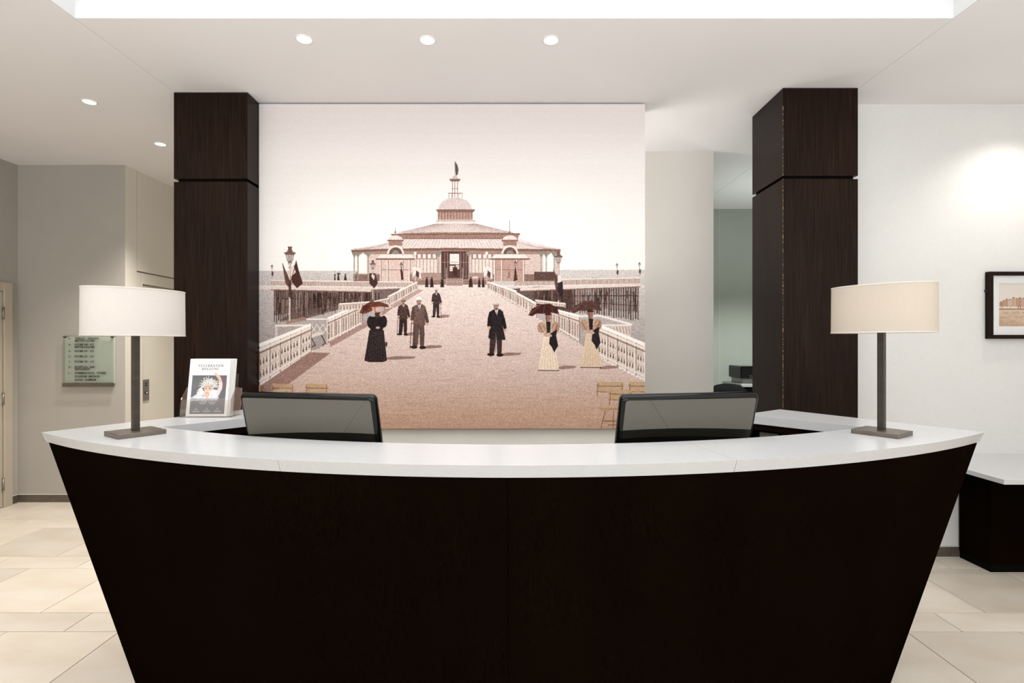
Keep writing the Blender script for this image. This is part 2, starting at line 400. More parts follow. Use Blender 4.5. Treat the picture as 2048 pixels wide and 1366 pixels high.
# ================================================================== PILLARS
def pillar(x0, yf, label, wear):
    w, d = 0.505, 0.459
    t = empty('pillar', (x0+w/2, yf+d/2, 0)); tag(t, label, 'pillar')
    a, b = w/2, d/2
    obj('core', box(-a+0.02, a-0.02, -b+0.02, b-0.02, 0, WZ-0.001), M_black, t)
    for nm, z0, z1 in (('lower_cladding', 0.0, 2.645), ('upper_cladding', 2.667, WZ-0.004)):
        # four veneered boards mitred round the core
        p = [[(-a, -b), (a, -b)], [(a, -b), (a, b)], [(a, b), (-a, b)], [(-a, b), (-a, -b)]]
        q = [[(-a+.02, -b+.02), (a-.02, -b+.02)], [(a-.02, -b+.02), (a-.02, b-.02)], [(a-.02, b-.02), (-a+.02, b-.02)], [(-a+.02, b-.02), (-a+.02, -b+.02)]]
        for P, Q in zip(p, q):
            ring = lambda z: [(*P[0], z), (*P[1], z), (*Q[1], z), (*Q[0], z)]
            obj(nm, loft([ring(z0), ring(z1)]), M_wenge, t)
    if wear:
        m, tt, bb = nt('chipped_edge')
        nz = noise_node(tt, (1, 1, 90), 1.0, 3)
        r = ramp(tt, nz.outputs['Fac'], [(0.52, (0.012, 0.008, 0.006)), (0.60, (0.33, 0.19, 0.08))])
        tt.links.new(r.outputs[0], bb.inputs['Base Color']); bb.inputs['Roughness'].default_value = 0.7
        bm = bmesh.new(); add_box(bm, -a-0.0012, -a+0.0022, -b-0.0012, -b+0.0022, 0, 2.645); add_box(bm, -a-0.0012, -a+0.0022, -b-0.0012, -b+0.0022, 2.667, WZ-0.12)
        e = obj('edge_band', bm, m, t); e['label'] = 'chipped light edge line'
    return t
pillar(-2.326, 3.652, 'dark wenge square pillar behind the left table lamp and magazine stand', False)
pillar(1.819, 3.588, 'dark wenge square pillar by the white wall, with a worn front edge', True)

# ================================================================== CEILING DOWNLIGHTS
def downlight(x, y, label, power=14, col=(1, 0.95, 0.89), cone=120, grp=None):
    t = empty('downlight', (x, y, CEIL)); tag(t, label, 'ceiling light', grp)
    bm = bmesh.new(); n = 32
    prof = [(0.050, 0.0), (0.048, -0.004), (0.041, -0.005), (0.038, -0.002), (0.038, 0.0)]
    R = [[bm.verts.new((r*math.cos(2*PI*i/n), r*math.sin(2*PI*i/n), z)) for i in range(n)] for r, z in prof]
    for A, B in zip(R, R[1:]):
        for i in range(n): bm.faces.new((A[i], A[(i+1) % n], B[(i+1) % n], B[i]))
    obj('trim_ring', bm, M_ringw, t, True)
    bm = bmesh.new(); add_cyl(bm, 0.0375, -0.0025, -0.0002, n=28); obj('lens', bm, M_lens, t)
    l = bpy.data.lights.new('beam', 'SPOT'); l.energy = power; l.color = col; l.spot_size = math.radians(cone); l.spot_blend = 0.8; l.shadow_soft_size = 0.03
    o = bpy.data.objects.new('beam', l); link(o); o.parent = t; o.location = (0, 0, -0.02)
    return t
g = None
downlight(-1.183, 3.015, 'lit recessed spotlight, leftmost of the row of three before the canvas', 18)
downlight(-0.486, 3.025, 'lit recessed spotlight, middle one of the row of three before the canvas', 18)
downlight(0.216, 3.025, 'lit recessed spotlight, rightmost of the row of three before the canvas', 18)
downlight(-3.023, 3.80, 'lit recessed spotlight on the left ceiling, nearer of the two', 100)
downlight(-3.05, 4.607, 'lit recessed spotlight on the left ceiling, close beside the dark pillar', 210, cone=105)
downlight(3.55, 3.42, 'recessed spotlight washing the white wall above the framed picture, out of view', 36, cone=125)
downlight(-3.0, 2.2, 'recessed spotlight on the left ceiling, out of view towards the lobby', 40)
downlight(3.3, 1.6, 'recessed spotlight on the right ceiling, out of view towards the lobby', 50)

# ================================================================== RECEPTION COUNTER
CZ = 1.16; TH = 0.042
R0, CYC = 3.586, 5.238; R1 = R0-0.342
def arc(r, x, cy=CYC): return cy-math.sqrt(r*r-x*x)
XE = 2.008
EO = Vector((XE, 2.261)); CO = Vector((1.53, 3.052)); BI = Vector((1.22, 2.83)); JI = Vector((1.59, arc(R1, 1.59)))
XJ0, XJ1 = -0.768, 0.726
ct = empty('countertop', (0, 1.9, CZ-TH))
tag(ct, 'white speckled quartz countertop curving round the reception desk', 'countertop')
def lp(p, z): return (p[0], p[1]-1.9, z)
def slab(outl_top, outl_bot):
    return loft([[lp(p, 0) for p in outl_bot], [lp(p, TH) for p in outl_top]], tri=True)
def piece_mid(a, b, n=24):
    def ring(ins):
        o = [(R0-ins, a+(b-a)*i/n) for i in range(n+1)]
        out = [(x*(r/R0), CYC-math.sqrt(R0*R0-x*x)*(r/R0)) for r, x in o]
        inn = [(x*(R1/R0), CYC-math.sqrt(R0*R0-x*x)*(R1/R0)) for r, x in reversed(o)]
        return out+inn
    return ring(0), ring(0.016)
def piece_end(sg, a, n=26):
    def ring(ins):
        out = [(a+(XE-a)*i/n) for i in range(n+1)]
        pts = []
        for x in out:
            k = (R0-ins)/R0
            pts.append([x*k, CYC-math.sqrt(R0*R0-x*x)*k])
        pts[-1] = [XE-ins*1.1, arc(R0, XE)+ins*0.25]
        xi0 = a*(R1/R0)
        inn = [(xi0+(JI.x-xi0)*i/16) for i in range(17)][::-1]
        pts += [list(CO), list(BI)]+[[x, arc(R1, x)] for x in inn]
        pts[n+1][0] -= ins*0.5
        return [(sg*p[0], p[1]) for p in pts]
    return ring(0), ring(0.016)
g = 0.0007
obj('stone_slab', slab(*piece_mid(XJ0+g, XJ1-g)), M_stone, ct)
obj('stone_slab', slab(*piece_end(1, XJ1+g)), M_stone, ct)
obj('stone_slab', slab(*piece_end(-1, -XJ0+g)), M_stone, ct)

rc = empty('reception_counter', (0, 2.4, 0))
tag(rc, 'dark wenge reception counter with a bowed front that tapers to the floor', 'counter')
ZB = CZ-TH
def fpt(t, z, off=0):
    """point of the leaning bowed front; t -1..1 along, z height"""
    f = z/ZB
    xt, xb = 1.985, 1.70
    rt = R0-0.02; thT = math.asin(xt/rt); cyT = CYC
    sag = 0.50; rb = (xb*xb+sag*sag)/(2*sag); thB = math.asin(xb/rb); cyB = 1.90+rb
    pt = Vector(((rt-off)*math.sin(t*thT), cyT-(rt-off)*math.cos(t*thT)))
    pb = Vector(((rb-off)*math.sin(t*thB), cyB-(rb-off)*math.cos(t*thB)))
    p = pb.lerp(pt, f); return (p.x, p.y-2.4, z)
def front(a, b, n=40):
    rings = []
    for i in range(n+1):
        t = a+(b-a)*i/n
        rings.append([fpt(t, 0), fpt(t, ZB), fpt(t, ZB, 0.03), fpt(t, 0, 0.03)])
    return loft(rings)
obj('front_panel', front(-1, -0.0085), M_wenge_b, rc, True)
obj('front_panel', front(-0.0078, 1), M_wenge_b, rc, True)
for o in rc.children:
    for p in o.data.polygons: p.use_smooth = False
obj('backing_panel', loft([[fpt(t/20, 0.01, 0.031), fpt(t/20, ZB-0.005, 0.031), fpt(t/20, ZB-0.005, 0.05), fpt(t/20, 0.01, 0.05)] for t in range(-19, 20)]), M_black, rc)
for sg in (-1, 1):
    # outer side panel, leaning in towards the floor, and the closed cabinet under the arm
    T0 = Vector(fpt(1, ZB, 0.0)); B0 = Vector(fpt(1, 0, 0.0))
    def P(x, y, z): return (sg*x, y-2.4, z)
    top = [(T0.x, T0.y+2.4+0.002), (CO.x-0.02, CO.y-0.02), (CO.x-0.05, CO.y-0.045), (T0.x-0.03, T0.y+2.4+0.01)]
    bot = [(B0.x, B0.y+2.4+0.002), (CO.x-0.16, CO.y-0.02), (CO.x-0.19, CO.y-0.045), (B0.x-0.03, B0.y+2.4+0.01)]
    obj('side_panel', loft([[P(x, y, 0) for x, y in bot], [P(x, y, ZB) for x, y in top]]), M_wenge_b, rc)
    # inner face of the arm with an open shelf
    iv = Vector((JI.x, JI.y)); dv = (BI-iv); n2 = Vector((-dv.y, dv.x)).normalized()
    if n2.x < 0: n2 = -n2
    a = iv+n2*0.03; b = BI+n2*0.03-dv.normalized()*0.02
    a2 = a+n2*0.02; b2 = b+n2*0.02
    def quad(a, b, c, d, z0, z1, nm, m):
        obj(nm, loft([[P(*p, z) for p in (a, b, c, d)] for z in (z0, z1)]), m, rc)
    quad(a, b, b2, a2, 0, 0.86, 'inner_panel', M_wenge_b)
    quad(a+n2*0.12, b+n2*0.12, b2+n2*0.12, a2+n2*0.12, 0.86, ZB-0.002, 'shelf_back', M_wenge_b)
    quad(a, b, b+n2*0.12, a+n2*0.12, 0.845, 0.86, 'shelf', M_wenge_b)
    quad(a, b, b2, a2, ZB-0.035, ZB-0.002, 'top_rail', M_wenge)
    quad(b, CO-Vector((0.05, 0.04)), CO-Vector((0.055, 0.02)), b+Vector((0.005, 0.02)), 0, ZB-0.002, 'end_panel', M_wenge_b)
# inner front panel and the clerks' desk
def innr(x, r): return (x, CYC-math.sqrt(r*r-x*x)-2.4)
rings = []
for i in range(31):
    x = -1.55+3.1*i/30
    a = innr(x, R1+0.06); b = innr(x, R1+0.04)
    rings.append([(*a, 0.0), (*a, ZB-0.002), (*b, ZB-0.002), (*b, 0.0)])
obj('inner_front_panel', loft(rings), M_wenge_b, rc)
rings = []
for i in range(31):
    x = -1.36+2.72*i/30
    a = innr(x, R1+0.035); y2 = 2.73-2.4 if abs(x) < 1.2 else 2.73-2.4-(abs(x)-1.2)*1.5
    rings.append([(*a, 0.73), (*a, 0.76), (x*0.98, y2, 0.76), (x*0.98, y2, 0.73)])
obj('desk_top', loft(rings), M_wenge, rc)
for x in (-0.9, 0, 0.9): obj('desk_support', box(x-0.012, x+0.012, arc(R1, x)+0.065-2.4, 0.30, 0, 0.73), M_wenge_b, rc)

# ================================================================== TABLE LAMPS
def lamp(sg, label):
    c = Vector((1.533, 2.215)) if sg > 0 else Vector((-1.563, 2.205)); dz = 0 if sg > 0 else -0.013; t = empty('table_lamp', (c.x, c.y, CZ), 0)
    ang = math.atan2(-0.81, 0.58)
    t.rotation_euler.z = ang if sg > 0 else PI-ang
    tag(t, label, 'lamp')
    obj('base', box(-0.086, 0.086, -0.075, 0.075, 0, 0.019, 0.0015, 2), M_bronze, t)
    obj('pole', box(-0.0122, 0.0122, -0.0122, 0.0122, 0.019, 0.47, 0.0008, 1), M_bronze_dark, t)
    a, b, z0, z1, n = (0.192 if sg > 0 else 0.186), 0.112, 0.424+dz, 0.617+dz*1.4, 64
    def ell(k, z, g=0): return [((a-g)*k*math.cos(2*PI*i/n), (b-g)*k*math.sin(2*PI*i/n), z) for i in range(n)]
    bm = bmesh.new()
    add_loft(bm, [ell(1.0, z0), ell(0.992, z1)], cap=False)
    sh = obj('lamp_shade', bm, M_shade_dim if sg > 0 else M_shade_lit, t, True)
    for z, k in ((z0, 1.0), (z1, 0.992)):
        bm = bmesh.new()
        R = [ell(k, z-0.0025, -0.001), ell(k, z+0.0025, -0.001), ell(k, z+0.0025, 0.002), ell(k, z-0.0025, 0.002)]
        add_loft(bm, R+[R[0]], cap=False)
        obj('shade_hem', bm, M_trimfab, sh, True)
    bm = bmesh.new(); add_tube(bm, (-a*0.99, 0, z1-0.012), (a*0.99, 0, z1-0.012), 0.0022, 8); add_tube(bm, (0, -b*0.98, z1-0.012), (0, b*0.98, z1-0.012), 0.0022, 8)
    obj('shade_carrier', bm, M_bronze, t)
    bm = bmesh.new(); add_tube(bm, (0, 0, 0.47), (0, 0, z1-0.01), 0.004, 10); add_box(bm, -0.06, 0.06, -0.006, 0.006, 0.47, 0.482)
    obj('socket_bar', bm, M_bronze, t)
    for s in (-1, 1):
        bm = bmesh.new(); bmesh.ops.create_uvsphere(bm, u_segments=16, v_segments=10, radius=0.024); bmesh.ops.translate(bm, vec=(s*0.06, 0, 0.52), verts=bm.verts)
        add_cyl(bm, 0.013, 0.482, 0.50, (s*0.06, 0), 12)
        obj('bulb', bm, M_bulb, t, True)
        l = bpy.data.lights.new('bulb_light', 'POINT'); l.energy = LAMP_W; l.color = (1, 0.88, 0.75); l.shadow_soft_size = 0.027
        o = bpy.data.objects.new('bulb_light', l); link(o); o.parent = t; o.location = (s*0.06, 0, 0.52)
    return t
LAMP_W = 0.4
lamp(-1, 'oval white linen table lamp on the left end of the countertop')
lamp(1, 'oval cream linen table lamp on the right end of the countertop')

# ================================================================== MONITORS
def rrect(w, h, r, y, n=8, z0=0):
    pts = []
    for cx, cz, a in ((w/2-r, h-r, 0), (-w/2+r, h-r, 90), (-w/2+r, r, 180), (w/2-r, r, 270)):
        for k in range(n+1):
            q = math.radians(a+90*k/n); pts.append((cx+r*math.cos(q), y, z0+cz+r*math.sin(q)))
    return pts
def monitor(x, ytop, yaw, label):
    tilt = math.radians(15); H, Wd = 0.365, 0.592
    ztop = 1.336
    t = empty('monitor', (x, ytop+0.10, 0.76), yaw); tag(t, label, 'monitor')
    # local frame: y back to the viewer is -y
    M = Matrix.Translation((0, -0.10+math.sin(tilt)*H, ztop-0.76-math.cos(tilt)*H)) @ Matrix.Rotation(tilt, 4, 'X')
    bm = bmesh.new()
    prof = [(0.0, 0.018), (0.0014, 0.0105), (0.005, 0.0048), (0.0105, 0.0012), (0.017, 0.0)]  # (y, inset)
    rings = [rrect(Wd-2*i, H-2*i, 0.022-i*0.6, y, 8, i) for y, i in reversed(prof)]
    rings = [rrect(Wd-0.004, H-0.004, 0.020, 0.032, 8, 0.002), rrect(Wd, H, 0.022, 0.028, 8)]+rings
    add_loft(bm, rings)
    bmesh.ops.transform(bm, matrix=M, verts=bm.verts)
    o = obj('casing', bm, M_gloss, t, True)
    bm = bmesh.new()   # mirror-smooth back panel
    add_loft(bm, [rrect(Wd-0.034, H-0.034, 0.010, y, 8, 0.017) for y in (-0.0008, 0.0022)])
    bmesh.ops.transform(bm, matrix=M, verts=bm.verts)
    obj('back_panel', bm, M_mirrorblack, t)
    bm = bmesh.new(); add_loft(bm, [rrect(Wd-0.03, H-0.03, 0.002, y, 2, 0.015) for y in (0.031, 0.0335)])
    bmesh.ops.transform(bm, matrix=M, verts=bm.verts); obj('screen', bm, M_plastic, t)
    obj('stand_base', box(-0.12, 0.12, 0.0, 0.20, 0.0, 0.014, 0.005, 2), M_plastic, t)
    bm = bmesh.new(); add_box(bm, -0.03, 0.03, 0.075, 0.10, 0.014, 0.34, 0.004, 2); add_box(bm, -0.05, 0.05, 0.028, 0.08, 0.27, 0.35, 0.003, 1)
    obj('stand_neck', bm, M_plastic, t)
monitor(-0.800, 2.085, math.radians(-11.5), 'glossy black flat monitor seen from behind, nearer the left lamp')
monitor(0.688, 2.085, math.radians(11.0), 'glossy black flat monitor seen from behind, nearer the right lamp')

# ================================================================== RIGHT WALL SHELF DESK
sd = empty('wall_desk', (3.5, 3.5, 0)); tag(sd, 'black side desk with a white top against the right wall', 'desk')
def Q(x0, x1, y0, y1, z0, z1, bev=0): return box(x0-3.5, x1-3.5, y0-3.5, y1-3.5, z0, z1, bev, 1)
obj('desk_top', Q(2.87, 4.7, 3.111, RW-0.001, 0.712, 0.741, 0.0015), M_stone, sd)
obj('body', Q(3.205, 4.7, 3.57, RW-0.0135, 0.05, 0.712, 0.001), M_wenge_b, sd)
obj('plinth', Q(3.21, 4.69, 3.578, RW-0.0135, 0.0, 0.05), M_black, sd)

# ================================================================== OFFICE BEYOND
oc = empty('office_cabinet', (3.0, 6.55, 0)); tag(oc, 'dark office cabinet with a white top in the back room', 'cabinet')
obj('body', box(-0.30, 0.7, -0.25, 0.28, 0.0, 1.02, 0.002, 1), M_wenge_b, oc)
obj('cabinet_top', box(-0.31, 0.71, -0.27, 0.28, 1.02, 1.055, 0.002, 1), M_stone, oc)
obj('door', box(-0.29, 0.19, -0.268, -0.251, 0.05, 1.0, 0.002, 1), M_black, oc)
pr = empty('printer', (3.0, 6.52, 1.055)); tag(pr, 'black printer on the office cabinet half hidden by the pillar', 'printer')
obj('foot', box(-0.26, 0.3, -0.16, 0.16, 0.0, 0.06, 0.004, 1), M_silver, pr)
obj('body', box(-0.29, 0.32, -0.19, 0.18, 0.06, 0.21, 0.015, 3), M_gloss, pr)
obj('paper_tray', box(-0.20, 0.24, -0.2, -0.18, 0.07, 0.10, 0.003, 1), M_plastic, pr)
ch = empty('office_chair', (2.42, 5.75, 0)); tag(ch, 'black upholstered office chair in the back room, only its back showing', 'chair')
M_fab = mat('black_upholstery', (0.008, 0.008, 0.009), (0.013, 0.013, 0.014), 0.85, ns=300, bump=0.2, spec=0.05)
rings = []
for k in range(9):
    f = k/8; z = 0.52+0.56*f; w = 0.24-0.03*abs(f-0.4)-(0.07*max(0, f-0.85)/0.15); y = 0.20+0.06*math.sin(f*PI)*-1+0.05*f
    rings.append([(w*math.cos(a)*(1), y+0.035*math.sin(a), z-0.02*(math.cos(a)**2)*f) for a in [2*PI*i/20 for i in range(20)]])
obj('backrest', loft(rings), M_fab, ch, True)
obj('seat', box(-0.25, 0.25, -0.25, 0.20, 0.42, 0.50, 0.03, 4), M_fab, ch, True)
for s in (-1, 1):
    bm = bmesh.new(); add_box(bm, s*0.27-0.02, s*0.27+0.02, -0.15, 0.12, 0.66, 0.69, 0.008, 2); add_box(bm, s*0.27-0.012, s*0.27+0.012, -0.03, 0.01, 0.45, 0.66)
    obj('armrest', bm, M_plastic, ch)
bm = bmesh.new(); add_cyl(bm, 0.025, 0.09, 0.42, n=16); obj('gas_column', bm, M_plastic, ch, True)
for k in range(5):
    a = 2*PI*k/5+0.3; bm = bmesh.new(); add_tube(bm, (0, 0, 0.10), (0.28*math.cos(a), 0.28*math.sin(a), 0.075), 0.017, 8)
    lg = obj('leg', bm, M_plastic, ch, True)
    bm = bmesh.new(); bmesh.ops.create_uvsphere(bm, u_segments=12, v_segments=8, radius=0.029); bmesh.ops.translate(bm, vec=(0.28*math.cos(a), 0.28*math.sin(a), 0.029), verts=bm.verts)
    obj('castor', bm, M_plastic, lg, True)
struct('trim_3', box(2.648, 2.652, 6.836, 6.84, 0, WZ), M_grey)

# ================================================================== THE BIG CANVAS (flat print, painted below in photograph-like tones)
rng = np.random.default_rng(3)
p = Paint(517, 207, 1290, 857, 2, (230, 222, 217))
SKY0, SKY1 = (226, 216, 213), (234, 229, 223)
p.vgrad(517, 207, 1290, 545, SKY0, SKY1)
# sea
p.vgrad(517, 541, 850, 700, (196, 186, 181), (160, 146, 141)); p.vgrad(960, 539, 1290, 700, (200, 190, 185), (165, 152, 147))
for k in range(420):
    x = random.choice([random.uniform(517, 700), random.uniform(1100, 1290)]); y = 545+150*random.random()**0.8
    p.line(x, y, x+random.uniform(4, 16), y, random.uniform(.5, 1.2), random.choice([(140, 126, 124), (205, 196, 190)]), .35)
WHT, WHT2, BRN, DRK, MID = (226, 212, 203), (208, 190, 181), (142, 105, 92), (72, 52, 48), (172, 138, 127)
# deck of the pier
Lb = [(517, 771), (619.5, 703.6), (658, 683), (723, 647.5), (776, 612), (836, 576)]
Rb = [(975, 572), (1009, 595.7), (1033, 609), (1077.5, 635.6), (1157, 683), (1213.5, 721.4), (1290, 760)]
deck = Lb+Rb+[(1290, 857), (517, 857)]
n = 70
for k in range(n):
    y0 = 570+(857-570)*k/n; y1 = 570+(857-570)*(k+1)/n+0.3; f = k/n
    c0, c1, c2 = (218, 198, 190), (207, 179, 166), (196, 152, 125)
    c = [a*(1-f*1.6)+b*f*1.6 for a, b in zip(c0, c1)] if f < .625 else [a*(1-(f-.625)/.375)+b*(f-.625)/.375 for a, b in zip(c1, c2)]
    def lx(y, E):
        for (xa, ya), (xb, yb2) in zip(E, E[1:]):
            if min(ya, yb2) <= y <= max(ya, yb2): return xa+(xb-xa)*(y-ya)/(yb2-ya)
        return None
    a = lx(y0, Lb); b = lx(y0, Rb)
    p.rect(a if a else 517, y0, b if b else 1290, y1, c)
for k in range(2600):          # boards
    y = 575+282*random.random(); L = 6+40*(y-570)/287*random.random(); x = random.uniform(517, 1290)
    a = lx(y, Lb) or 517; b = lx(y, Rb) or 1290
    if x < a+2 or x+L > b-2: continue
    p.line(x, y, x+L, y, .7, random.choice([(160, 122, 106), (226, 202, 190), (172, 136, 120)]), .28)
# piers' side platforms with piles
def piles(x0, x1, yt, yb0, yb1, n, dens):
    p.poly([(x0, yt), (x1, yt), (x1, yt+(yb1-yt)*.75), (x0, yt+(yb0-yt)*.75)], (112, 90, 84), dens)
    for k in range(n):
        f = k/(n-1); x = x0+(x1-x0)*f; yb = yb0+(yb1-yb0)*f
        p.line(x, yt, x, yb-random.uniform(0, 5), random.uniform(1.6, 3.0), random.choice([(70, 52, 48), (92, 70, 64), (120, 95, 86)]), .9)
    for k in range(n//2):
        x = random.uniform(x0, x1-14); y = random.uniform(yt+4, yt+(yb0-yt)*.7); p.line(x, y, x+14, y+12*random.choice((-1, 1)), .9, (110, 86, 78), .8)
    p.line(x0, yt+18, x1, yt+18, 2.2, (80, 60, 54), .8); p.line(x0, yt+36*(yb0-yt)/65, x1, yt+36*(yb1-yt)/65, 1.6, (90, 68, 60), .7)
piles(548, 742, 579, 648, 605, 46, .8); piles(1068, 1276, 573, 615, 642, 44, .35)
p.poly([(1068, 573), (1150, 573), (1150, 622), (1068, 608)], (84, 64, 58), .85)
p.poly([(740, 579), (800, 576), (780, 600), (745, 612), (700, 612), (600, 640), (560, 640), (620, 600)], (104, 80, 74), .75)
p.poly([(1000, 580), (1070, 573), (1140, 573), (1140, 625), (1060, 602)], (96, 74, 68), .85)
for k in range(60):
    x = random.uniform(600, 770); p.line(x, 585, x, random.uniform(600, 632), random.uniform(1, 2.4), random.choice([(70, 50, 46), (140, 112, 104), (60, 44, 42)]), .8)
for k in range(70):
    x = random.uniform(1072, 1276); y = random.uniform(574, 600); p.line(x, y, x+random.uniform(-2, 2), y+random.uniform(10, 30), random.uniform(1, 2.6), random.choice([(58, 42, 40), (150, 124, 114), (80, 58, 54)]), .7)
for k in range(60):
    x = random.uniform(550, 735); y = random.uniform(582, 600); p.line(x, y, x+random.uniform(-2, 2), y+random.uniform(10, 34), random.uniform(1, 2.6), random.choice([(58, 42, 40), (160, 134, 124), (80, 58, 54)]), .7)
def rail_strip(x0, y0, x1, y1, h, n):
    p.poly([(x0, y0), (x1, y1), (x1, y1+h), (x0, y0+h)], (196, 174, 164))
    for k in range(n):
        f = k/n; x = x0+(x1-x0)*f; y = y0+(y1-y0)*f
        p.line(x, y+2, x, y+h-1, .8, (138, 112, 102), .8)
    p.line(x0, y0, x1, y1, 1.8, WHT); p.line(x0, y0+h, x1, y1+h, 1.4, WHT)
rail_strip(542, 560, 834, 564, 11, 90); rail_strip(1030, 560, 1281, 555, 12, 80)
p.poly([(541, 572), (742, 576), (742, 583), (541, 578)], WHT2); p.line(541, 579, 742, 584, 1.6, BRN)
p.poly([(1040, 575), (1281, 566), (1281, 572), (1040, 581)], (212, 196, 187)); p.line(1040, 582, 1281, 573, 1.8, BRN)
# ---- pavilion
ROOF, ROOF2 = (212, 196, 190), (158, 132, 126)
p.rect(706, 500, 1118, 560, (203, 178, 168)); p.rect(706, 548, 1118, 562, (140, 110, 100))
p.rect(706, 500, 1118, 508, (150, 118, 108), .8)
for x0, x1 in ((709, 716), (717, 733), (1086, 1094), (1095, 1109)):
    p.poly([(x0, 546), (x0, 512), ((x0+x1)/2, 505), (x1, 512), (x1, 546)], (228, 221, 215))
for x0, x1 in ((832, 874), (943, 985)):       # glazed walls
    p.rect(x0, 505, x1, 518, (160, 128, 118)); p.rect(x0, 518, x1, 546, (216, 196, 186))
    for k in range(7): p.line(x0+(x1-x0)*k/6, 506, x0+(x1-x0)*k/6, 546, .8, (150, 116, 106))
    for k in range(4): p.rect(x0+3+k*10, 508, x0+9+k*10, 516, (222, 210, 202))
p.rect(822, 545, 985, 560, (168, 136, 126)); p.rect(826, 560, 982, 569, (150, 118, 108))
p.rect(882, 502, 937, 558, (98, 70, 64)); p.rect(899, 507, 918, 528, (220, 208, 200)); p.rect(899, 531, 908, 542, (205, 188, 178)); p.rect(911, 529, 918, 538, (190, 170, 160))
for x in (889, 895, 921, 927, 932): p.line(x, 505, x, 556, 1.0, (176, 146, 136))
p.line(884, 524, 936, 524, 1, (170, 140, 130)); p.rect(905, 534, 914, 552, (80, 58, 52))
p.rect(892, 556, 925, 571, (190, 160, 150))
for k in range(6): p.line(892, 557.5+k*2.4, 925, 557.5+k*2.4, .9, (120, 90, 82))
for x in (892, 925): p.line(x, 535, x, 571, 1.2, (200, 180, 170))
for x in (708, 715, 736, 877, 937, 1082, 1092, 1108):        # slender iron columns and their brackets
    p.line(x, 506, x, 560, 1.6, (150, 150, 138)); p.poly([(x-6, 503), (x+6, 503), (x+1, 514), (x-1, 514)], (140, 134, 122))
# lower roof
p.poly([(701, 499), (776, 484), (800, 476), (1038, 476), (1050, 481), (1121, 498), (1040, 497), (900, 495), (770, 497)], ROOF)
for k in range(60):
    x = 706+k*7; t = (x-911)/210
    yt = 476 if abs(x-911) < 125 else 476+(abs(x-911)-125)*0.26
    xx = x+(911-x)*0.16
    p.line(x, 496.5, xx, max(yt, 476.5), .7, ROOF2, .7)
p.poly([(701, 499), (770, 497), (900, 495), (1040, 497), (1121, 498), (1121, 502), (1040, 502), (900, 500), (770, 501.5), (703, 504)], (132, 98, 86))
# upper roof
p.poly([(781, 468), (806, 466), (874, 446), (951, 446), (1015, 464), (1040, 467), (1035, 477), (790, 477)], (158, 122, 110))
p.poly([(792, 466), (874, 446), (951, 446), (1028, 465), (960, 464), (870, 464)], ROOF)
for k in range(44):
    x = 796+k*5.3; xx = 911+(x-911)*0.36; p.line(x, 464.8, xx, 447, .7, ROOF2, .7)
p.line(781, 468.5, 1040, 467, 1.6, (120, 88, 78)); p.line(790, 477, 1036, 477, 1, (120, 88, 78))
for k in range(50): p.line(794+k*4.9, 470, 794+k*4.9, 476, .6, (130, 98, 88), .7)
# drum and dome
p.rect(872, 439, 951, 446, (222, 204, 197)); p.line(872, 441, 951, 441, .8, BRN)
p.rect(875, 423, 945, 439, (176, 142, 130))
for k in range(12): p.line(877+k*6, 424, 877+k*6, 438, 1.3, (118, 86, 76))
p.poly([(871, 418), (950.5, 418), (946, 424), (875, 424)], (136, 102, 90))
p.ell(910, 418, 33.5, 24, (208, 188, 184), 1, 180, 360)
for k in range(-4, 5): p.pline([(910+k*7.4, 418), (910+k*6.0, 406), (910+k*2.2, 395.5)], .6, (170, 146, 142), .7)
p.rect(896, 385, 925, 386.4, BRN)
for x in (897, 903, 917, 924): p.line(x, 385, x, 395, .8, (170, 146, 138))
for x in (904.5, 909, 914.5): p.line(x, 361, x, 394, 1.4, (128, 96, 90))
p.line(903, 376.5, 916, 376.5, 1.4, BRN)
p.poly([(898, 357), (921, 357), (918, 362), (901, 362)], (140, 108, 98)); p.ell(909.5, 357, 6, 6.5, (198, 178, 172), 1, 180, 360)
p.line(909.3, 321, 909.3, 351, .9, (120, 100, 92)); p.poly([(909.6, 322), (914, 328), (916.5, 338), (915, 348), (911.5, 351), (910, 340)], (100, 96, 86))
# kiosks
for ox in (0, 229):
    ft = 455 if ox == 0 else 440
    p.line(790+ox, ft, 790+ox, 470, .9, (150, 126, 116)); p.ell(790+ox, 464, 1.8, 2.4, BRN)
    p.ell(790.5+ox, 481, 15, 11, (216, 197, 191), 1, 180, 360); p.rect(774+ox, 479, 807+ox, 482, (140, 104, 94))
    p.rect(777+ox, 482, 804+ox, 491, (160, 122, 112))
    p.ell(790.5+ox, 507, 17, 17, (220, 204, 196), 1, 180, 360); p.ell(790.5+ox, 507, 13, 13, (118, 90, 82), 1, 180, 360); p.ell(790.5+ox, 507, 7, 7, (142, 132, 122), 1, 180, 360)
    p.poly([(762+ox, 508), (820+ox, 508), (830+ox, 517), (751+ox, 517)], (222, 206, 199))
    p.rect(751+ox, 516, 830+ox, 519, (130, 96, 86))
    p.rect(759+ox, 519, 819+ox, 562, (206, 178, 166) if ox == 0 else (184, 148, 134))
    p.line(759+ox, 539, 819+ox, 539, 1, (130, 98, 88))
    for x in (760, 774, 804, 818): p.line(x+ox, 519, x+ox, 562, 2.0, (226, 212, 203)); p.line(x+ox+1.6, 519, x+ox+1.6, 562, 1.0, (120, 90, 80))
p.rect(1068, 543, 1108, 560, (104, 78, 72))
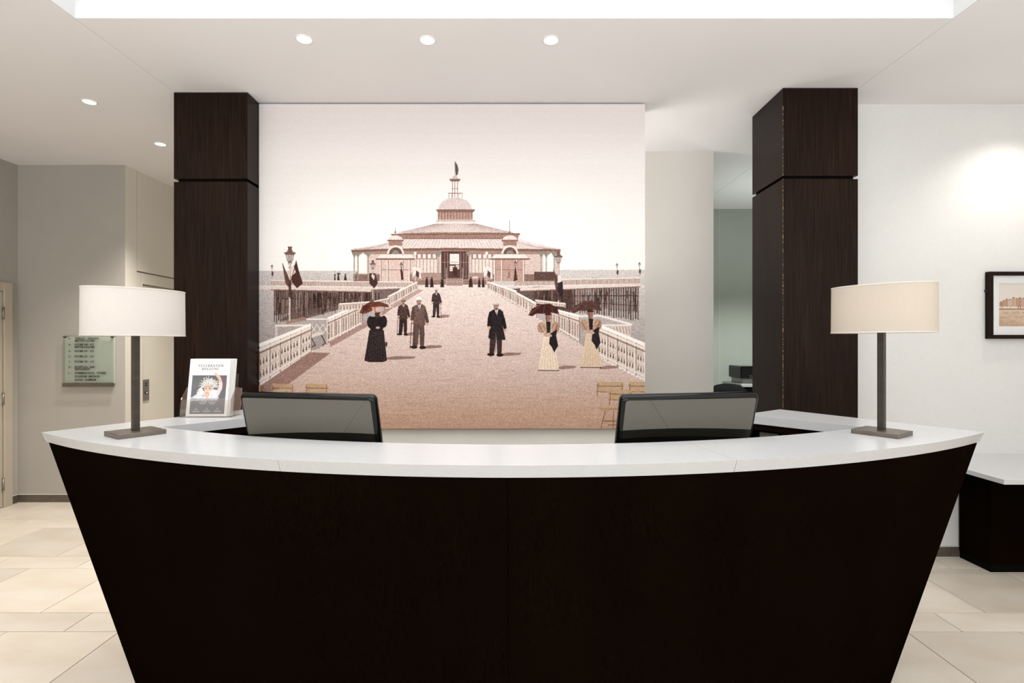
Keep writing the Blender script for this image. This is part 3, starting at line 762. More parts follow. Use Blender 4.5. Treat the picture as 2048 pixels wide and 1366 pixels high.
# far people
for x, h, w in ((853, 20, 7), (863, 20, 8), (884, 19, 8), (941, 20, 9), (958, 18, 6), (966, 19, 6), (669, 12, 3), (676, 14, 5), (690, 12, 6)):
    yb = 574 if x > 800 else 560
    p.poly([(x-w*.25, yb-h+3), (x+w*.25, yb-h+3), (x+w*.5, yb), (x-w*.5, yb)], (74, 54, 52)); p.ell(x, yb-h+1, 1.9, 2.2, (120, 92, 84))
p.ell(950, 556, 7, 3.5, (214, 196, 184), 1, 180, 360); p.ell(677, 548, 4, 2.4, (80, 62, 58), 1, 180, 360)
# ---- white railings
def rail(xa, ya, xb, yb, za, zb, panels, tri, posts):
    """top rail (xa,ya)-(xb,yb); foot za, zb"""
    p.poly([(xa, ya), (xb, yb), (xb, zb), (xa, za)], (206, 186, 174))
    for k in range(panels):
        f0, f1 = k/panels, (k+1)/panels; g = f0+(f1-f0)*.5
        x = xa+(xb-xa)*g; t = ya+(yb-ya)*g; b = za+(zb-za)*g; h = b-t; w = abs(xb-xa)/panels
        if tri:
            for q in (.40, .72):
                p.poly([(x-w*.34, t+h*(q+.12)), (x+w*.34, t+h*(q+.12)), (x, t+h*(q-.06))], (120, 92, 80), .9)
                p.line(x-w*.45, t+h*q-1, x-w*.45, t+h*(q+.2), w*.25, (232, 220, 210))
        else:
            p.line(x, t+h*.3, x, b-h*.12, w*.35, (134, 106, 94), .75)
    for k in range(posts+1):
        g = k/posts; x = xa+(xb-xa)*g; t = ya+(yb-ya)*g; b = za+(zb-za)*g
        p.line(x, t, x, b+2, 2.2*abs(b-t)/50+.8, (150, 122, 110)); p.line(x-1.2, t, x-1.2, b+2, 1.2*abs(b-t)/50+.6, (230, 216, 206))
    hh = (za-ya); hb = (zb-yb)
    for q, wd in ((.12, .055), (.93, .05)):
        p.line(xa, ya+hh*q, xb, yb+hb*q, max(1.0, hh*wd), (226, 212, 202), 1, max(1.0, hb*wd))
    p.line(xa, ya+hh*.2, xb, yb+hb*.2, max(.8, hh*.04), (128, 100, 90), .8, max(.8, hb*.04))
    p.line(xa, ya, xb, yb, max(1.6, hh*.10), (238, 228, 220), 1, max(1.6, hb*.10))
# shadows of the left rail on the deck
p.poly([(519, 772), (619, 704), (660, 706), (576, 768), (530, 790), (519, 790)], (142, 104, 92), .75)
p.poly([(658, 684), (723, 648), (770, 618), (790, 612), (735, 652), (660, 694)], (146, 108, 97), .65)
p.poly([(780, 612), (836, 578), (846, 580), (792, 614)], (156, 120, 108), .6)
rail(776, 592, 834, 563, 612, 578, 12, False, 4)
rail(748, 602, 778, 596, 612, 606, 6, False, 2)
rail(655, 637, 723, 607, 684, 648, 14, False, 5)
for k in range(3): p.line(621+k*12, 648, 633+k*12, 668, 1.2, WHT); p.line(633+k*12, 648, 621+k*12, 668, 1.2, WHT)
p.line(612, 638, 655, 638, 2.6, WHT)
p.poly([(572, 640), (610, 634), (612, 640), (572, 648)], (160, 126, 112))
p.line(549, 651, 621, 650, 3.2, WHT); p.rect(549, 652, 554, 690, (200, 182, 172))
rail(678, 607, 740, 603, 622, 616, 10, False, 2)
# bench beside the rail
p.poly([(621, 668), (648, 663), (646, 668), (622, 675)], (216, 196, 184)); p.pline([(622, 676), (630, 690), (622, 694)], 1.6, (74, 54, 48)); p.pline([(642, 670), (650, 686), (644, 690)], 1.6, (74, 54, 48))
rail(517, 691, 621, 649, 768, 703, 17, True, 5)
# right side
rail(975, 563, 1033, 582, 577, 608, 12, False, 4)
rail(1033, 585, 1072, 606, 609, 633, 7, False, 3)
rail(1072, 600, 1131, 607, 606, 614, 12, False, 3)
p.line(1070, 600, 1131, 607, 3, WHT)
rail(1095, 615, 1158, 632, 645, 683, 12, False, 3)
p.line(1158, 632, 1200, 631, 4, WHT); p.line(1200, 631, 1264, 649, 4.5, WHT); p.line(1203, 650, 1262, 650, 3, WHT)
p.poly([(1206, 652), (1262, 652), (1262, 676), (1230, 668)], (206, 186, 175))
for k in range(9): p.line(1209+k*6, 653, 1212+k*6, 668, 1, (140, 112, 102))
rail(1196, 650, 1290, 689, 712, 758, 17, True, 5)
# ---- lamp posts with lanterns and draped flags
def lantern(x, y, s, drape=True, post=60):
    p.line(x, y+24*s, x, y+(24+post)*s, 4.2*s, (206, 186, 176)); p.line(x+1.3*s, y+26*s, x+1.3*s, y+(24+post)*s, 1.2*s, (150, 124, 114))
    p.ell(x, y+26*s, 4.5*s, 3*s, (188, 164, 154)); p.ell(x, y+34*s, 3.6*s, 2.6*s, (188, 164, 154))
    p.poly([(x-8*s, y+7*s), (x+8*s, y+7*s), (x+5*s, y+22*s), (x-5*s, y+22*s)], (196, 178, 170))
    for q in (-8, -2.6, 2.6, 8): p.line(x+q*s, y+7*s, x+q*.62*s, y+22*s, 1.1*s, (104, 80, 74))
    p.poly([(x-12*s, y+5*s), (x-6*s, y+3*s), (x-4*s, y-2*s), (x+4*s, y-2*s), (x+6*s, y+3*s), (x+12*s, y+5*s), (x+9*s, y+9*s), (x-9*s, y+9*s)], (126, 96, 90))
    p.rect(x-3.6*s, y-6*s, x+3.6*s, y-2*s, (112, 84, 78)); p.rect(x-4.6*s, y-7.5*s, x+4.6*s, y-5.5*s, (112, 84, 78))
    p.rect(x-4*s, y+22*s, x+4*s, y+24.5*s, (104, 80, 74))
    if drape:
        p.poly([(x-15*s, y+28*s), (x-8*s, y+42*s), (x-1*s, y+58*s), (x-3*s, y+74*s), (x-9*s, y+66*s)], (110, 78, 72))
        p.poly([(x+13*s, y+22*s), (x+18*s, y+42*s), (x+26*s, y+66*s), (x+14*s, y+76*s), (x+4*s, y+64*s), (x+2*s, y+44*s)], (88, 58, 54))
        p.poly([(x+6*s, y+28*s), (x+12*s, y+44*s), (x+2*s, y+54*s), (x+1*s, y+38*s)], (218, 200, 190))
        p.line(x-15*s, y+26*s, x-2*s, y+62*s, 1.2*s, (92, 68, 60)); p.line(x+13*s, y+20*s, x+2*s, y+62*s, 1.2*s, (92, 68, 60))
        p.poly([(x-2*s, y+60*s), (x+3*s, y+60*s), (x+2*s, y+98*s), (x-3*s, y+92*s)], (96, 66, 60))
lantern(579, 500, 1.0, True, 118)
lantern(745, 524, .55, False, 110)
p.poly([(738, 546), (750, 546), (755, 566), (748, 576), (738, 566)], (88, 60, 56)); p.poly([(744, 546), (749, 552), (747, 560), (742, 552)], (212, 194, 184))
lantern(802, 526, .34, False, 90); p.poly([(803, 534), (807, 558), (802, 560), (800, 540)], (88, 60, 56))
lantern(1031, 523, .34, False, 90); p.poly([(1032, 530), (1034, 560), (1027, 562), (1029, 540)], (88, 60, 56))
lantern(1117, 508, .72, False, 110)
p.poly([(1106, 536), (1114, 556), (1118, 580), (1122, 600), (1115, 600), (1110, 570)], (104, 74, 70)); p.poly([(1116, 550), (1121, 548), (1124, 566), (1114, 572)], (222, 206, 198)); p.poly([(1114, 566), (1125, 562), (1126, 582), (1120, 598), (1115, 580)], (70, 54, 54))
for x, y in ((543, 531), (1234, 528), (1279, 526)):
    lantern(x, y, .24, False, 90); p.poly([(x, y+10), (x+3, y+14), (x+2, y+22), (x-1, y+18)], (88, 62, 58))
for x in (711, 1017): p.poly([(x, 540), (x+4, 545), (x+2, 556), (x-3, 556)], (120, 88, 80), .5)
for x in (830, 973):
    p.line(x, 508, x, 564, 1.4, (222, 206, 198)); p.ell(x, 506, 2.6, 3.2, (232, 222, 214)); p.poly([(x-6, 534), (x+9, 534), (x+12, 557), (x+6, 556), (x+1, 546), (x-5, 556)], (222, 204, 196)); p.poly([(x+2, 540), (x+8, 545), (x+7, 556), (x+1, 550)], (96, 70, 66))
# ---- strollers
BLK, CLOTH, SKIN, CRM = (62, 50, 50), (88, 66, 62), (196, 156, 140), (228, 205, 180)
def shadow(x, y, L): p.poly([(x, y-1), (x+L*.4, y-4), (x+L, y-3), (x+L*.9, y+1), (x+L*.3, y+3), (x, y+3)], (132, 96, 86), .75)
def man(x, yt, yb, coat, trou, cap, longc=False, cane=0):
    h = yb-yt; s = h/104
    shadow(x+6*s, yb-4*s, 42*s)
    p.poly([(x-11*s, yt+52*s), (x, yt+52*s), (x-.5*s, yt+75*s), (x-4*s, yt+98*s), (x-13*s, yt+98*s), (x-12*s, yt+74*s)], trou)
    p.poly([(x-1*s, yt+52*s), (x+10*s, yt+52*s), (x+11*s, yt+74*s), (x+10*s, yt+99*s), (x+2*s, yt+99*s), (x+1*s, yt+75*s)], trou)
    p.ell(x-10*s, yt+100*s, 7*s, 3*s, (54, 40, 38)); p.ell(x+7*s, yt+101*s, 6.5*s, 3*s, (54, 40, 38))
    e = 72 if longc else 56
    p.poly([(x-6*s, yt+15*s), (x+7*s, yt+14*s), (x+13*s, yt+19*s), (x+15*s, yt+34*s), (x+12*s, yt+46*s), (x+(18 if longc else 13)*s, yt+e*s), (x+1*s, yt+(e+1)*s), (x, yt+50*s), (x-4*s, yt+e*s), (x-15*s, yt+(e-3)*s), (x-11*s, yt+38*s), (x-13*s, yt+20*s)], coat)
    p.poly([(x-13*s, yt+19*s), (x-9*s, yt+20*s), (x-9*s, yt+38*s), (x-12*s, yt+48*s), (x-17*s, yt+46*s), (x-16*s, yt+32*s)], tuple(c*.85 for c in coat))
    p.poly([(x+12*s, yt+18*s), (x+17*s, yt+34*s), (x+20*s, yt+50*s), (x+15*s, yt+54*s), (x+10*s, yt+38*s)], tuple(c*.85 for c in coat))
    p.ell(x-13*s, yt+49*s, 2.6*s, 3*s, SKIN); p.ell(x+17*s, yt+54*s, 2.2*s, 3*s, SKIN)
    p.poly([(x-3*s, yt+14*s), (x+4*s, yt+14*s), (x+1*s, yt+27*s)], (232, 222, 214)); p.line(x+.5*s, yt+16*s, x+.5*s, yt+26*s, 1.2*s, (70, 54, 50))
    p.ell(x, yt+9*s, 5*s, 6.5*s, SKIN); p.ell(x, yt+13*s, 3.6*s, 3*s, (160, 128, 116)); 
    p.rect(x-4.4*s, yt+6*s, x+4.4*s, yt+8.6*s, (118, 84, 74), .8); p.line(x+.5*s, yt+8*s, x+1*s, yt+11*s, 1.1*s, (150, 108, 94), .8); p.ell(x+.3*s, yt+13.4*s, 3*s, 1.6*s, (120, 88, 78)); p.poly([(x-5*s, yt+8*s), (x-2.6*s, yt+8*s), (x-2*s, yt+15*s), (x-4*s, yt+14*s)], (150, 112, 98), .8)
    for k in range(10): p.line(x+random.uniform(-12, 12)*s, yt+random.uniform(18, 50)*s, x+random.uniform(-12, 12)*s, yt+random.uniform(30, 54)*s, 1.0*s, random.choice([tuple(v*1.35 for v in coat), tuple(v*.7 for v in coat)]), .35)
    for k in range(8): q_ = random.uniform(-11, 9); p.line(x+q_*s, yt+58*s, x+(q_+random.uniform(-1, 1))*s, yt+96*s, .9*s, random.choice([tuple(v*1.4 for v in trou), tuple(v*.7 for v in trou)]), .35)
    p.ell(x, yt+5*s, 6.6*s, 5*s, cap, 1, 180, 360); p.rect(x-7*s, yt+4.4*s, x+7*s, yt+6.4*s, tuple(c*.8 for c in cap))
    if cane: p.line(x+cane*15*s, yt+50*s, x+cane*18*s, yb, 1.3*s, (96, 68, 58))
man(872, 577, 635, (84, 66, 64), (76, 58, 56), (200, 180, 170), cane=1)
man(806, 598, 671, (92, 68, 62), (72, 54, 50), (158, 126, 112), cane=-1)
man(837.5, 594, 698, (116, 90, 82), (104, 80, 74), (236, 228, 222), cane=-1)
p.line(827, 655, 826, 698, 1.4, (90, 64, 56))
man(992, 603, 713, (58, 48, 50), (76, 58, 54), (216, 196, 184), True)
# lady in black
shadow(770, 716, 62)
p.poly([(738, 660), (767, 660), (770, 690), (773, 721), (765, 724), (738, 724), (728, 721), (733, 692)], BLK)
for k in range(7): p.line(744+k*3.4, 664, 733+k*6, 722, .9, (92, 78, 76), .7)
p.poly([(742, 633), (764, 633), (770, 645), (764, 661), (741, 661), (736, 647)], (56, 46, 46)); p.ell(740, 644, 6.5, 12, (54, 44, 44)); p.ell(767, 643, 6.5, 12, (54, 44, 44))
p.ell(755, 628, 6, 7, (84, 62, 58)); p.ell(761, 629, 2.6, 4, SKIN); p.ell(755, 655, 4, 2.6, SKIN); p.ell(772, 688, 2, 5, (90, 66, 60))
p.poly([(718, 626), (724, 612), (740, 603), (758, 603), (774, 608), (778, 614), (764, 613), (752, 616), (742, 622), (730, 627)], (118, 68, 54)); p.poly([(742, 614), (762, 612), (760, 624), (746, 625)], (210, 170, 152), .8); p.line(748, 610, 752, 640, 1, (90, 60, 50)); p.poly([(724, 612), (740, 603), (736, 618), (726, 624)], (92, 52, 44), .8)
# two ladies in cream skirts
for x, yt, dark in ((1096, 607, 0), (1181, 601, 1)):
    dx = x-1096
    shadow(x+18, 735, 40)
    p.poly([(x-8, yt+62), (x+9, yt+62), (x+15, yt+92), (x+22, yt+133), (x, yt+135), (x-20, yt+133), (x-14, yt+95)], CRM if not dark else (214, 186, 158))
    for k in range(6): p.line(x-5+k*2.6, yt+70, x-14+k*6.4, yt+131, .9, (192, 164, 138), .7)
    p.line(x-20, yt+133.5, x+22, yt+134, 1.6, (84, 56, 46))
    p.poly([(x-10, yt+38), (x+10, yt+38), (x+12, yt+52), (x+8, yt+66), (x-8, yt+66), (x-11, yt+52)], (190, 158, 134)); p.ell(x-14, yt+48, 7.5, 11, (178, 142, 118)); p.ell(x+15, yt+48, 7.5, 11, (170, 132, 110))
    p.line(x-18, yt+42, x-10, yt+58, 2.2, (150, 112, 90), .7); p.line(x-14, yt+40, x-9, yt+54, 1.6, (206, 176, 152), .8); p.line(x+19, yt+42, x+12, yt+57, 2.2, (126, 92, 74), .8); p.line(x+14, yt+40, x+11, yt+50, 1.6, (206, 176, 152), .7)
    for k in range(14): p.line(x+random.uniform(-15, 17), yt+random.uniform(39, 60), x+random.uniform(-15, 17), yt+random.uniform(39, 60), .9, random.choice([(120, 88, 72), (212, 186, 164), (90, 64, 54)]), .45)
    p.poly([(x-4, yt+36), (x+5, yt+36), (x+4, yt+58), (x-2, yt+58)], (58, 46, 48))
    p.poly([(x+4, yt+60), (x+18, yt+52), (x+16, yt+64), (x+20, yt+84), (x+12, yt+98), (x+8, yt+88), (x+2, yt+80)], (56, 46, 48)); p.ell(x+3, yt+64, 5, 3, SKIN)
    p.ell(x, yt+28, 5.5, 8, (156, 112, 98)); p.ell(x, yt+23, 6.6, 6, (74, 50, 46), 1, 180, 360)
    p.line(x-4, yt+2, x-2, yt+60, 1, (80, 50, 42))
    p.poly([(x-40, yt+23), (x-32, yt+10), (x-14, yt+1), (x+4, yt+0), (x+18, yt+8), (x+22, yt+20), (x+8, yt+18), (x-10, yt+20), (x-24, yt+20), (x-32, yt+25)], (84, 46, 42) if not dark else (96, 68, 60))
    p.line(x-40, yt+23, x-14, yt+2, 1, (150, 96, 84)); p.line(x-6, yt+1, x-10, yt+20, 1, (130, 80, 70)); p.line(x+6, yt+1, x+9, yt+18, .9, (130, 80, 70))
# ---- wooden chairs at the print's lower edge
CH, CH2 = (196, 160, 122), (136, 98, 68)
def chback(x0, y0, w, al=1.0):
    for q in (0, 12):
        p.poly([(x0+2, y0+q), (x0+w-2, y0+q+1), (x0+w, y0+q+9), (x0, y0+q+8)], CH, al); p.line(x0, y0+q+8.5, x0+w, y0+q+9.5, 1.2, CH2, al)
    p.rect(x0+4, y0+9, x0+w-5, y0+11.5, (150, 112, 82), .55*al)
    p.line(x0+4, y0+4, x0+2, y0+30, 1.4, CH2, al); p.line(x0+w-4, y0+4, x0+w-3, y0+30, 1.4, CH2, al)
chback(541, 767, 47, .8); chback(609, 767, 47, .9)
p.poly([(519, 770), (527, 770), (527, 792), (519, 792)], CH2, .6)
chback(1192, 763, 56, .9); chback(1256, 763, 40, .9); chback(1217, 779, 48)
p.poly([(1198, 815), (1246, 812), (1250, 818), (1204, 822)], CH); p.line(1199, 818, 1246, 818, 1.2, CH2)
for a, b in (((1210, 822), (1202, 857)), ((1227, 822), (1226, 857)), ((1240, 820), (1246, 857)), ((1204, 842), (1244, 842)), ((1216, 850), (1240, 850))): p.line(*a, *b, 1.6, CH2)
# grain and canvas weave
p.blur()
L_ = p.a.mean(2, keepdims=True); p.a = p.a*.92+L_*.08; p.a = p.a-np.clip(196-L_, 0, 150)*np.where(np.arange(p.a.shape[0])[:, None, None] < 1050, .15, .06)
a = p.a; h_, w_, _ = a.shape
gr = rng.normal(0, 1, (h_, w_, 1)).astype(np.float32)
gr2 = np.repeat(np.repeat(rng.normal(0, 1, (h_//2+1, w_//2+1, 1)), 2, 0), 2, 1)[:h_, :w_].astype(np.float32)
lum = a.mean(2, keepdims=True)
p.a = a+gr*np.where(lum < 212, 9, 2.4)+gr2*np.where(lum < 212, 12, 2.0)+rng.normal(0, 1.2, (h_, 1, 1))
im_pier = p.image('pier_print')
M_pier = print_mat('pier_canvas_print', im_pier, 0.8, 0.92, 0.12, 0.25)
M_canvas = mat('canvas_side', (0.72, 0.67, 0.64), None, 0.8)
cx0, cx1, cz0, cz1 = -1.8185, 0.945, 0.928, CEIL-0.011
cv = obj('wall_canvas', box(cx0, cx1, 3.812, 3.858, cz0, cz1), [M_canvas, M_pier])
uv_front(cv, cx0, cx1, cz0, cz1)
tag(cv, 'huge sepia canvas print of a seaside pier pavilion with strollers, behind the desk', 'canvas')
struct('trim_4', box(-1.818, 0.935, 3.835, 3.86, CEIL-0.011, CEIL), M_black)  # black strip stands in for the shade in the gap above the canvas

# ================================================================== FRAMED PICTURE ON THE RIGHT WALL
pc = empty('framed_picture', (3.755, RW, 1.81)); tag(pc, 'dark framed sepia seafront picture with a white mat on the right wall', 'picture')
q = Paint(0, 0, 220, 104, 5, (226, 216, 208))
q.vgrad(0, 0, 220, 62, (224, 216, 208), (232, 222, 212)); q.vgrad(0, 62, 220, 104, (216, 196, 176), (192, 158, 130))
x = 0
random.seed(9)
while x < 220:
    w = random.uniform(5, 12); h = 10+16*min(1, x/40)*random.uniform(.6, 1)
    q.rect(x, 58-h, x+w, 58, random.choice([(200, 164, 138), (216, 188, 166), (180, 138, 110), (226, 208, 190)]))
    q.poly([(x, 58-h), (x+w/2, 55-h), (x+w, 58-h)], (160, 112, 82))
    for i in range(int(w/2.4)):
        for j in range(int(h/4)): q.rect(x+.8+i*2.4, 56-h+j*4+3, x+2+i*2.4, 56-h+j*4+5.4, (134, 88, 60), .8)
    x += w
q.rect(0, 56, 220, 61, (232, 218, 204)); q.rect(0, 60.5, 220, 63, (150, 104, 74))
for k in range(300): x, y = random.uniform(0, 220), random.uniform(63, 104); q.line(x, y, x+random.uniform(5, 26), y+random.uniform(-1.5, 3), random.uniform(.4, 1.3), random.choice([(232, 212, 190), (150, 106, 78), (214, 190, 164)]), .5)
for k in range(80): x = random.uniform(0, 220); q.rect(x, 54, x+1, 60, random.choice([(110, 70, 48), (240, 226, 214)]), .8)
q.blur()
M_pic = print_mat('seafront_print', q.image('seafront_print'), 0.5, 0.95, 0.2)
hw, hh = 0.355, 0.24
for x0, x1, z0, z1 in ((-hw, hw, hh-.028, hh), (-hw, hw, -hh, -hh+.028), (-hw, -hw+.031, -hh+.028, hh-.028), (hw-.031, hw, -hh+.028, hh-.028)):
    obj('frame_rail', box(x0, x1, -0.040, -0.004, z0, z1, 0.002, 1), M_wenge, pc)
M_mat = mat('white_mat_board', (0.80, 0.79, 0.78), None, 0.8)
bm = bmesh.new()
for x0, x1, z0, z1 in ((-hw+.03, hw-.03, .157, hh-.02), (-hw+.03, hw-.03, -hh+.02, -.150), (-hw+.03, -.270, -.150, .157), (.270, hw-.03, -.150, .157)): add_box(bm, x0, x1, -0.022, -0.018, z0, z1)
obj('mat_board', bm, M_mat, pc)
pr_ = obj('print', box(-.29, .29, -0.017, -0.008, -.17, .177), [M_mat, M_pic], pc); uv_front(pr_, -.278, .278, -.155, .160)
obj('glass_pane', box(-hw+.03, hw-.03, -0.030, -0.028, -hh+.02, hh-.02), M_glass, pc)
bm = bmesh.new(); add_box(bm, -hw-.003, -hw+.004, -0.022, -0.0, 0.098, 0.112); obj('wall_clip', bm, M_plastic, pc)

# ================================================================== DIRECTORY SIGN ON THE LEFT FRONT WALL
ds = empty('directory_sign', (-4.078, LW, 1.37)); tag(ds, 'green glass floor directory sign with dark lettering on the taupe wall', 'sign')
hw, zt, zb_ = 0.247, 0.249, -0.249
M_back = mat('sage_backing', (0.52, 0.525, 0.48), (0.50, 0.505, 0.46), 0.5, ns=3)
obj('backing', box(-hw+.012, hw-.012, -0.022, -0.004, zb_+.03, zt-.02), M_back, ds)
obj('glass_plate', box(-hw, hw, -0.040, -0.034, zb_, zt, 0.001, 1), M_signglass, ds)
obj('bottom_bar', box(-hw, hw, -0.046, -0.0405, zb_, zb_+0.037, 0.0008, 1), M_bronze, ds)
for x in (-hw+.02, hw-.02):
    bm = bmesh.new(); add_tube(bm, (x, 0, zt-.022), (x, -0.046, zt-.022), 0.008, 14); obj('standoff', bm, M_plastic, ds, True)
M_ink = mat('dark_lettering', (0.03, 0.022, 0.018), None, 0.6)
dg = bpy.context.evaluated_depsgraph_get()
def text(body, size, x, z, parent, y, m, sx=1.0, align='LEFT', name='lettering', bold=0.0008, rot=0):
    cu = bpy.data.curves.new('txt', 'FONT'); cu.body = body; cu.size = size; cu.align_x = align; cu.resolution_u = 2; cu.offset = bold
    o = bpy.data.objects.new('txt', cu); COL.objects.link(o); bpy.context.view_layer.update()
    me = bpy.data.meshes.new_from_object(o.evaluated_get(bpy.context.evaluated_depsgraph_get()))
    bpy.data.objects.remove(o); bpy.data.curves.remove(cu)
    me.transform(Matrix.Rotation(PI/2, 4, 'X') @ Matrix.Diagonal((sx, 1, 1, 1)))
    me.materials.clear(); me.materials.append(m)
    q = bpy.data.objects.new(name, me); link(q); q.parent = parent; q.location = (x, y, z); return q
rows = [('5 -', 'TERRACE - VERANDA', 0.204), ('', 'MEETING ROOMS', 0.182), ('4 -', 'ROOMS 408 - 415', 0.145), ('', 'MEETING ROOMS', 0.121),
        ('3 -', 'ROOMS 301 - 315', 0.083), ('2 -', 'ROOMS 201 - 215', 0.032), ('1 -', 'ROOMS 101 - 115', -0.018),
        ('0 -', 'RECEPTION - BAR', -0.070), ('', 'RESTAURANT', -0.091), ('-1 -', 'SWIMMING POOL - FITNESS', -0.128), ('', 'SOLARIUM - MASSAGE', -0.160), ('', 'SAUNA - HAMMAM', -0.192)]
for a_, b_, z in rows:
    if a_: text(a_, 0.027, -0.155 if len(a_) > 3 else -0.186+0.0, z, ds, -0.0415, M_ink, 0.95) if len(a_) <= 3 else text(a_, 0.027, -0.196, z, ds, -0.0415, M_ink, 0.95)
    text(b_, 0.028, -0.128, z, ds, -0.0415, M_ink, 0.86)

# ================================================================== MAGAZINES IN THEIR ACRYLIC STAND
MX, MY = -1.572, 2.716
hd = empty('brochure_holder', (MX, MY, CZ)); tag(hd, 'clear acrylic brochure stand on the left arm of the countertop', 'brochure holder')
lean = math.radians(8.5); wv, dp = 0.128, 0.075
A = 0.003
def sidewall(x):
    o = [(x, 0, 0), (x, 0.105, 0), (x, 0.105+0.02, 0.14), (x, 0.062, 0.15), (x, 0.012, 0.092)]
    return loft([[(x-A/2, y, z) for _, y, z in o], [(x+A/2, y, z) for _, y, z in o]])
for x in (-wv, wv): obj('side_wall', sidewall(x), M_acryl, hd)
obj('front_lip', loft([[(-wv, 0.0, 0), (wv, 0.0, 0), (wv, A, 0), (-wv, A, 0)], [(-wv, 0.012, 0.09), (wv, 0.012, 0.09), (wv, 0.012+A, 0.09), (-wv, 0.012+A, 0.09)]]), M_acryl, hd)
obj('back_rest', loft([[(-wv, 0.055, 0), (wv, 0.055, 0), (wv, 0.055+A, 0), (-wv, 0.055+A, 0)], [(-wv, 0.088, 0.22), (wv, 0.088, 0.22), (wv, 0.088+A, 0.22), (-wv, 0.088+A, 0.22)]]), M_acryl, hd)
obj('bottom', box(-wv, wv, 0, 0.107, 0, 0.003), M_acryl, hd)
# cover print
c = Paint(0, 0, 210, 297, 4, (236, 232, 230))
c.poly([(18, 86), (196, 86), (196, 284), (18, 284)], (104, 104, 106))
c.vgrad(18, 86, 196, 150, (98, 98, 100), (112, 111, 112))
c.vgrad(18, 205, 196, 284, (120, 119, 120), (112, 111, 112))
c.ell(180, 130, 18, 40, (122, 84, 92), .35); c.ell(172, 236, 14, 8, (150, 92, 104), .5)
# serif capitals: thick stems, hairline arms
def glyph(ch, x, y, w, h, k=(64, 62, 64)):
    T, t = h*.19, h*.06
    def st(xx): c.rect(xx, y, xx+T, y+h, k); c.rect(xx-T*.35, y, xx+T*1.35, y+t, k); c.rect(xx-T*.35, y+h-t, xx+T*1.35, y+h, k)
    if ch in 'ELB R'.replace(' ', '') or ch == 'F':
        st(x+T*.4)
    if ch == 'E': [c.rect(x+T*.4, yy, x+w*ww, yy+t, k) for yy, ww in ((y, .9), (y+h*.47, .7), (y+h-t, .92))]; c.rect(x+w*.86, y, x+w*.93, y+h*.22, k); c.rect(x+w*.86, y+h*.78, x+w*.93, y+h, k)
    if ch == 'L': c.rect(x+T*.4, y+h-t, x+w*.92, y+h, k); c.rect(x+w*.86, y+h*.75, x+w*.93, y+h, k)
    if ch in 'COG':
        c.ell(x+w/2, y+h/2, w*.5, h*.52, k); c.ell(x+w/2+(T*.15 if ch != 'O' else 0), y+h/2, w*.5-T*(.95 if ch != 'O' else .9), h*.46, (236, 232, 230))
        if ch != 'O': c.rect(x+w*.72, y+h*.34, x+w*1.02, y+h*.66, (236, 232, 230)); c.rect(x+w*.88, y+h*.05, x+w*.94, y+h*.34, k)
        if ch == 'C': c.rect(x+w*.88, y+h*.72, x+w*.92, y+h*.85, k)
        if ch == 'G': c.rect(x+w*.70, y+h*.56, x+w*.70+T, y+h, k); c.rect(x+w*.6, y+h*.55, x+w, y+h*.55+t, k)
    if ch in 'BR':
        for (cy, ry) in ([(.26, .25), (.74, .26)] if ch == 'B' else [(.27, .26)]):
            c.ell(x+w*.5, y+h*cy, w*.42, h*ry, k); c.ell(x+w*.5, y+h*cy, w*.42-T*.9, h*ry-t, (236, 232, 230))
        c.rect(x+T*.4, y, x+T*1.4, y+h, k)
        c.rect(x+T*1.4, y+t, x+w*.42, y+h*.46, (236, 232, 230)) 
        c.rect(x+T*1.4, y, x+w*.5, y+t, k); c.rect(x+T*1.4, y+h*.5-t/2, x+w*.5, y+h*.5+t/2, k)
        if ch == 'B': c.rect(x+T*1.4, y+h*.53, x+w*.42, y+h-t, (236, 232, 230)); c.rect(x+T*1.4, y+h-t, x+w*.5, y+h, k)
        if ch == 'R': c.line(x+w*.5, y+h*.5, x+w*.92, y+h, T*.9, k)
    if ch == 'A': c.line(x+w*.5, y, x+w*.1, y+h, t*1.4, k); c.line(x+w*.5, y, x+w*.88, y+h, T, k); c.rect(x+w*.24, y+h*.64, x+w*.7, y+h*.64+t, k); c.rect(x-w*.05, y+h-t, x+w*.25, y+h, k); c.rect(x+w*.68, y+h-t, x+w*1.05, y+h, k)
    if ch == 'T': st(x+w/2-T/2); c.rect(x, y, x+w, y+t, k); c.rect(x, y, x+t, y+h*.2, k); c.rect(x+w-t, y, x+w, y+h*.2, k)
    if ch == 'I': st(x+w/2-T/2)
    if ch == 'N': c.rect(x+w*.08, y, x+w*.08+t*1.3, y+h, k); c.rect(x+w*.86, y, x+w*.86+t*1.3, y+h, k); c.line(x+w*.1, y, x+w*.88, y+h, T, k); c.rect(x-w*.03, y+h-t, x+w*.22, y+h, k); c.rect(x+w*.74, y, x+w*1.02, y+t, k)
    if ch == 'M': c.rect(x+w*.06, y, x+w*.06+t*1.3, y+h, k); c.rect(x+w*.80, y, x+w*.80+T, y+h, k); c.line(x+w*.12, y, x+w*.47, y+h, T, k); c.line(x+w*.84, y, x+w*.47, y+h, t*1.3, k); c.rect(x-w*.04, y+h-t, x+w*.2, y+h, k); c.rect(x+w*.72, y+h-t, x+w*1.06, y+h, k)
    if ch == 'Z': c.rect(x, y, x+w, y+t, k); c.rect(x, y+h-t, x+w, y+h, k); c.line(x+w*.86, y, x+w*.14, y+h, T, k); c.rect(x, y, x+t, y+h*.2, k); c.rect(x+w-t, y+h*.8, x+w, y+h, k)
def word(s, cx, y, h, gap):
    ws = [h*(.32 if ch == 'I' else .95 if ch == 'M' else .72) for ch in s]
    tot = sum(ws)+gap*(len(s)-1); x = cx-tot/2
    for ch, w in zip(s, ws): glyph(ch, x, y, w, h); x += w+gap
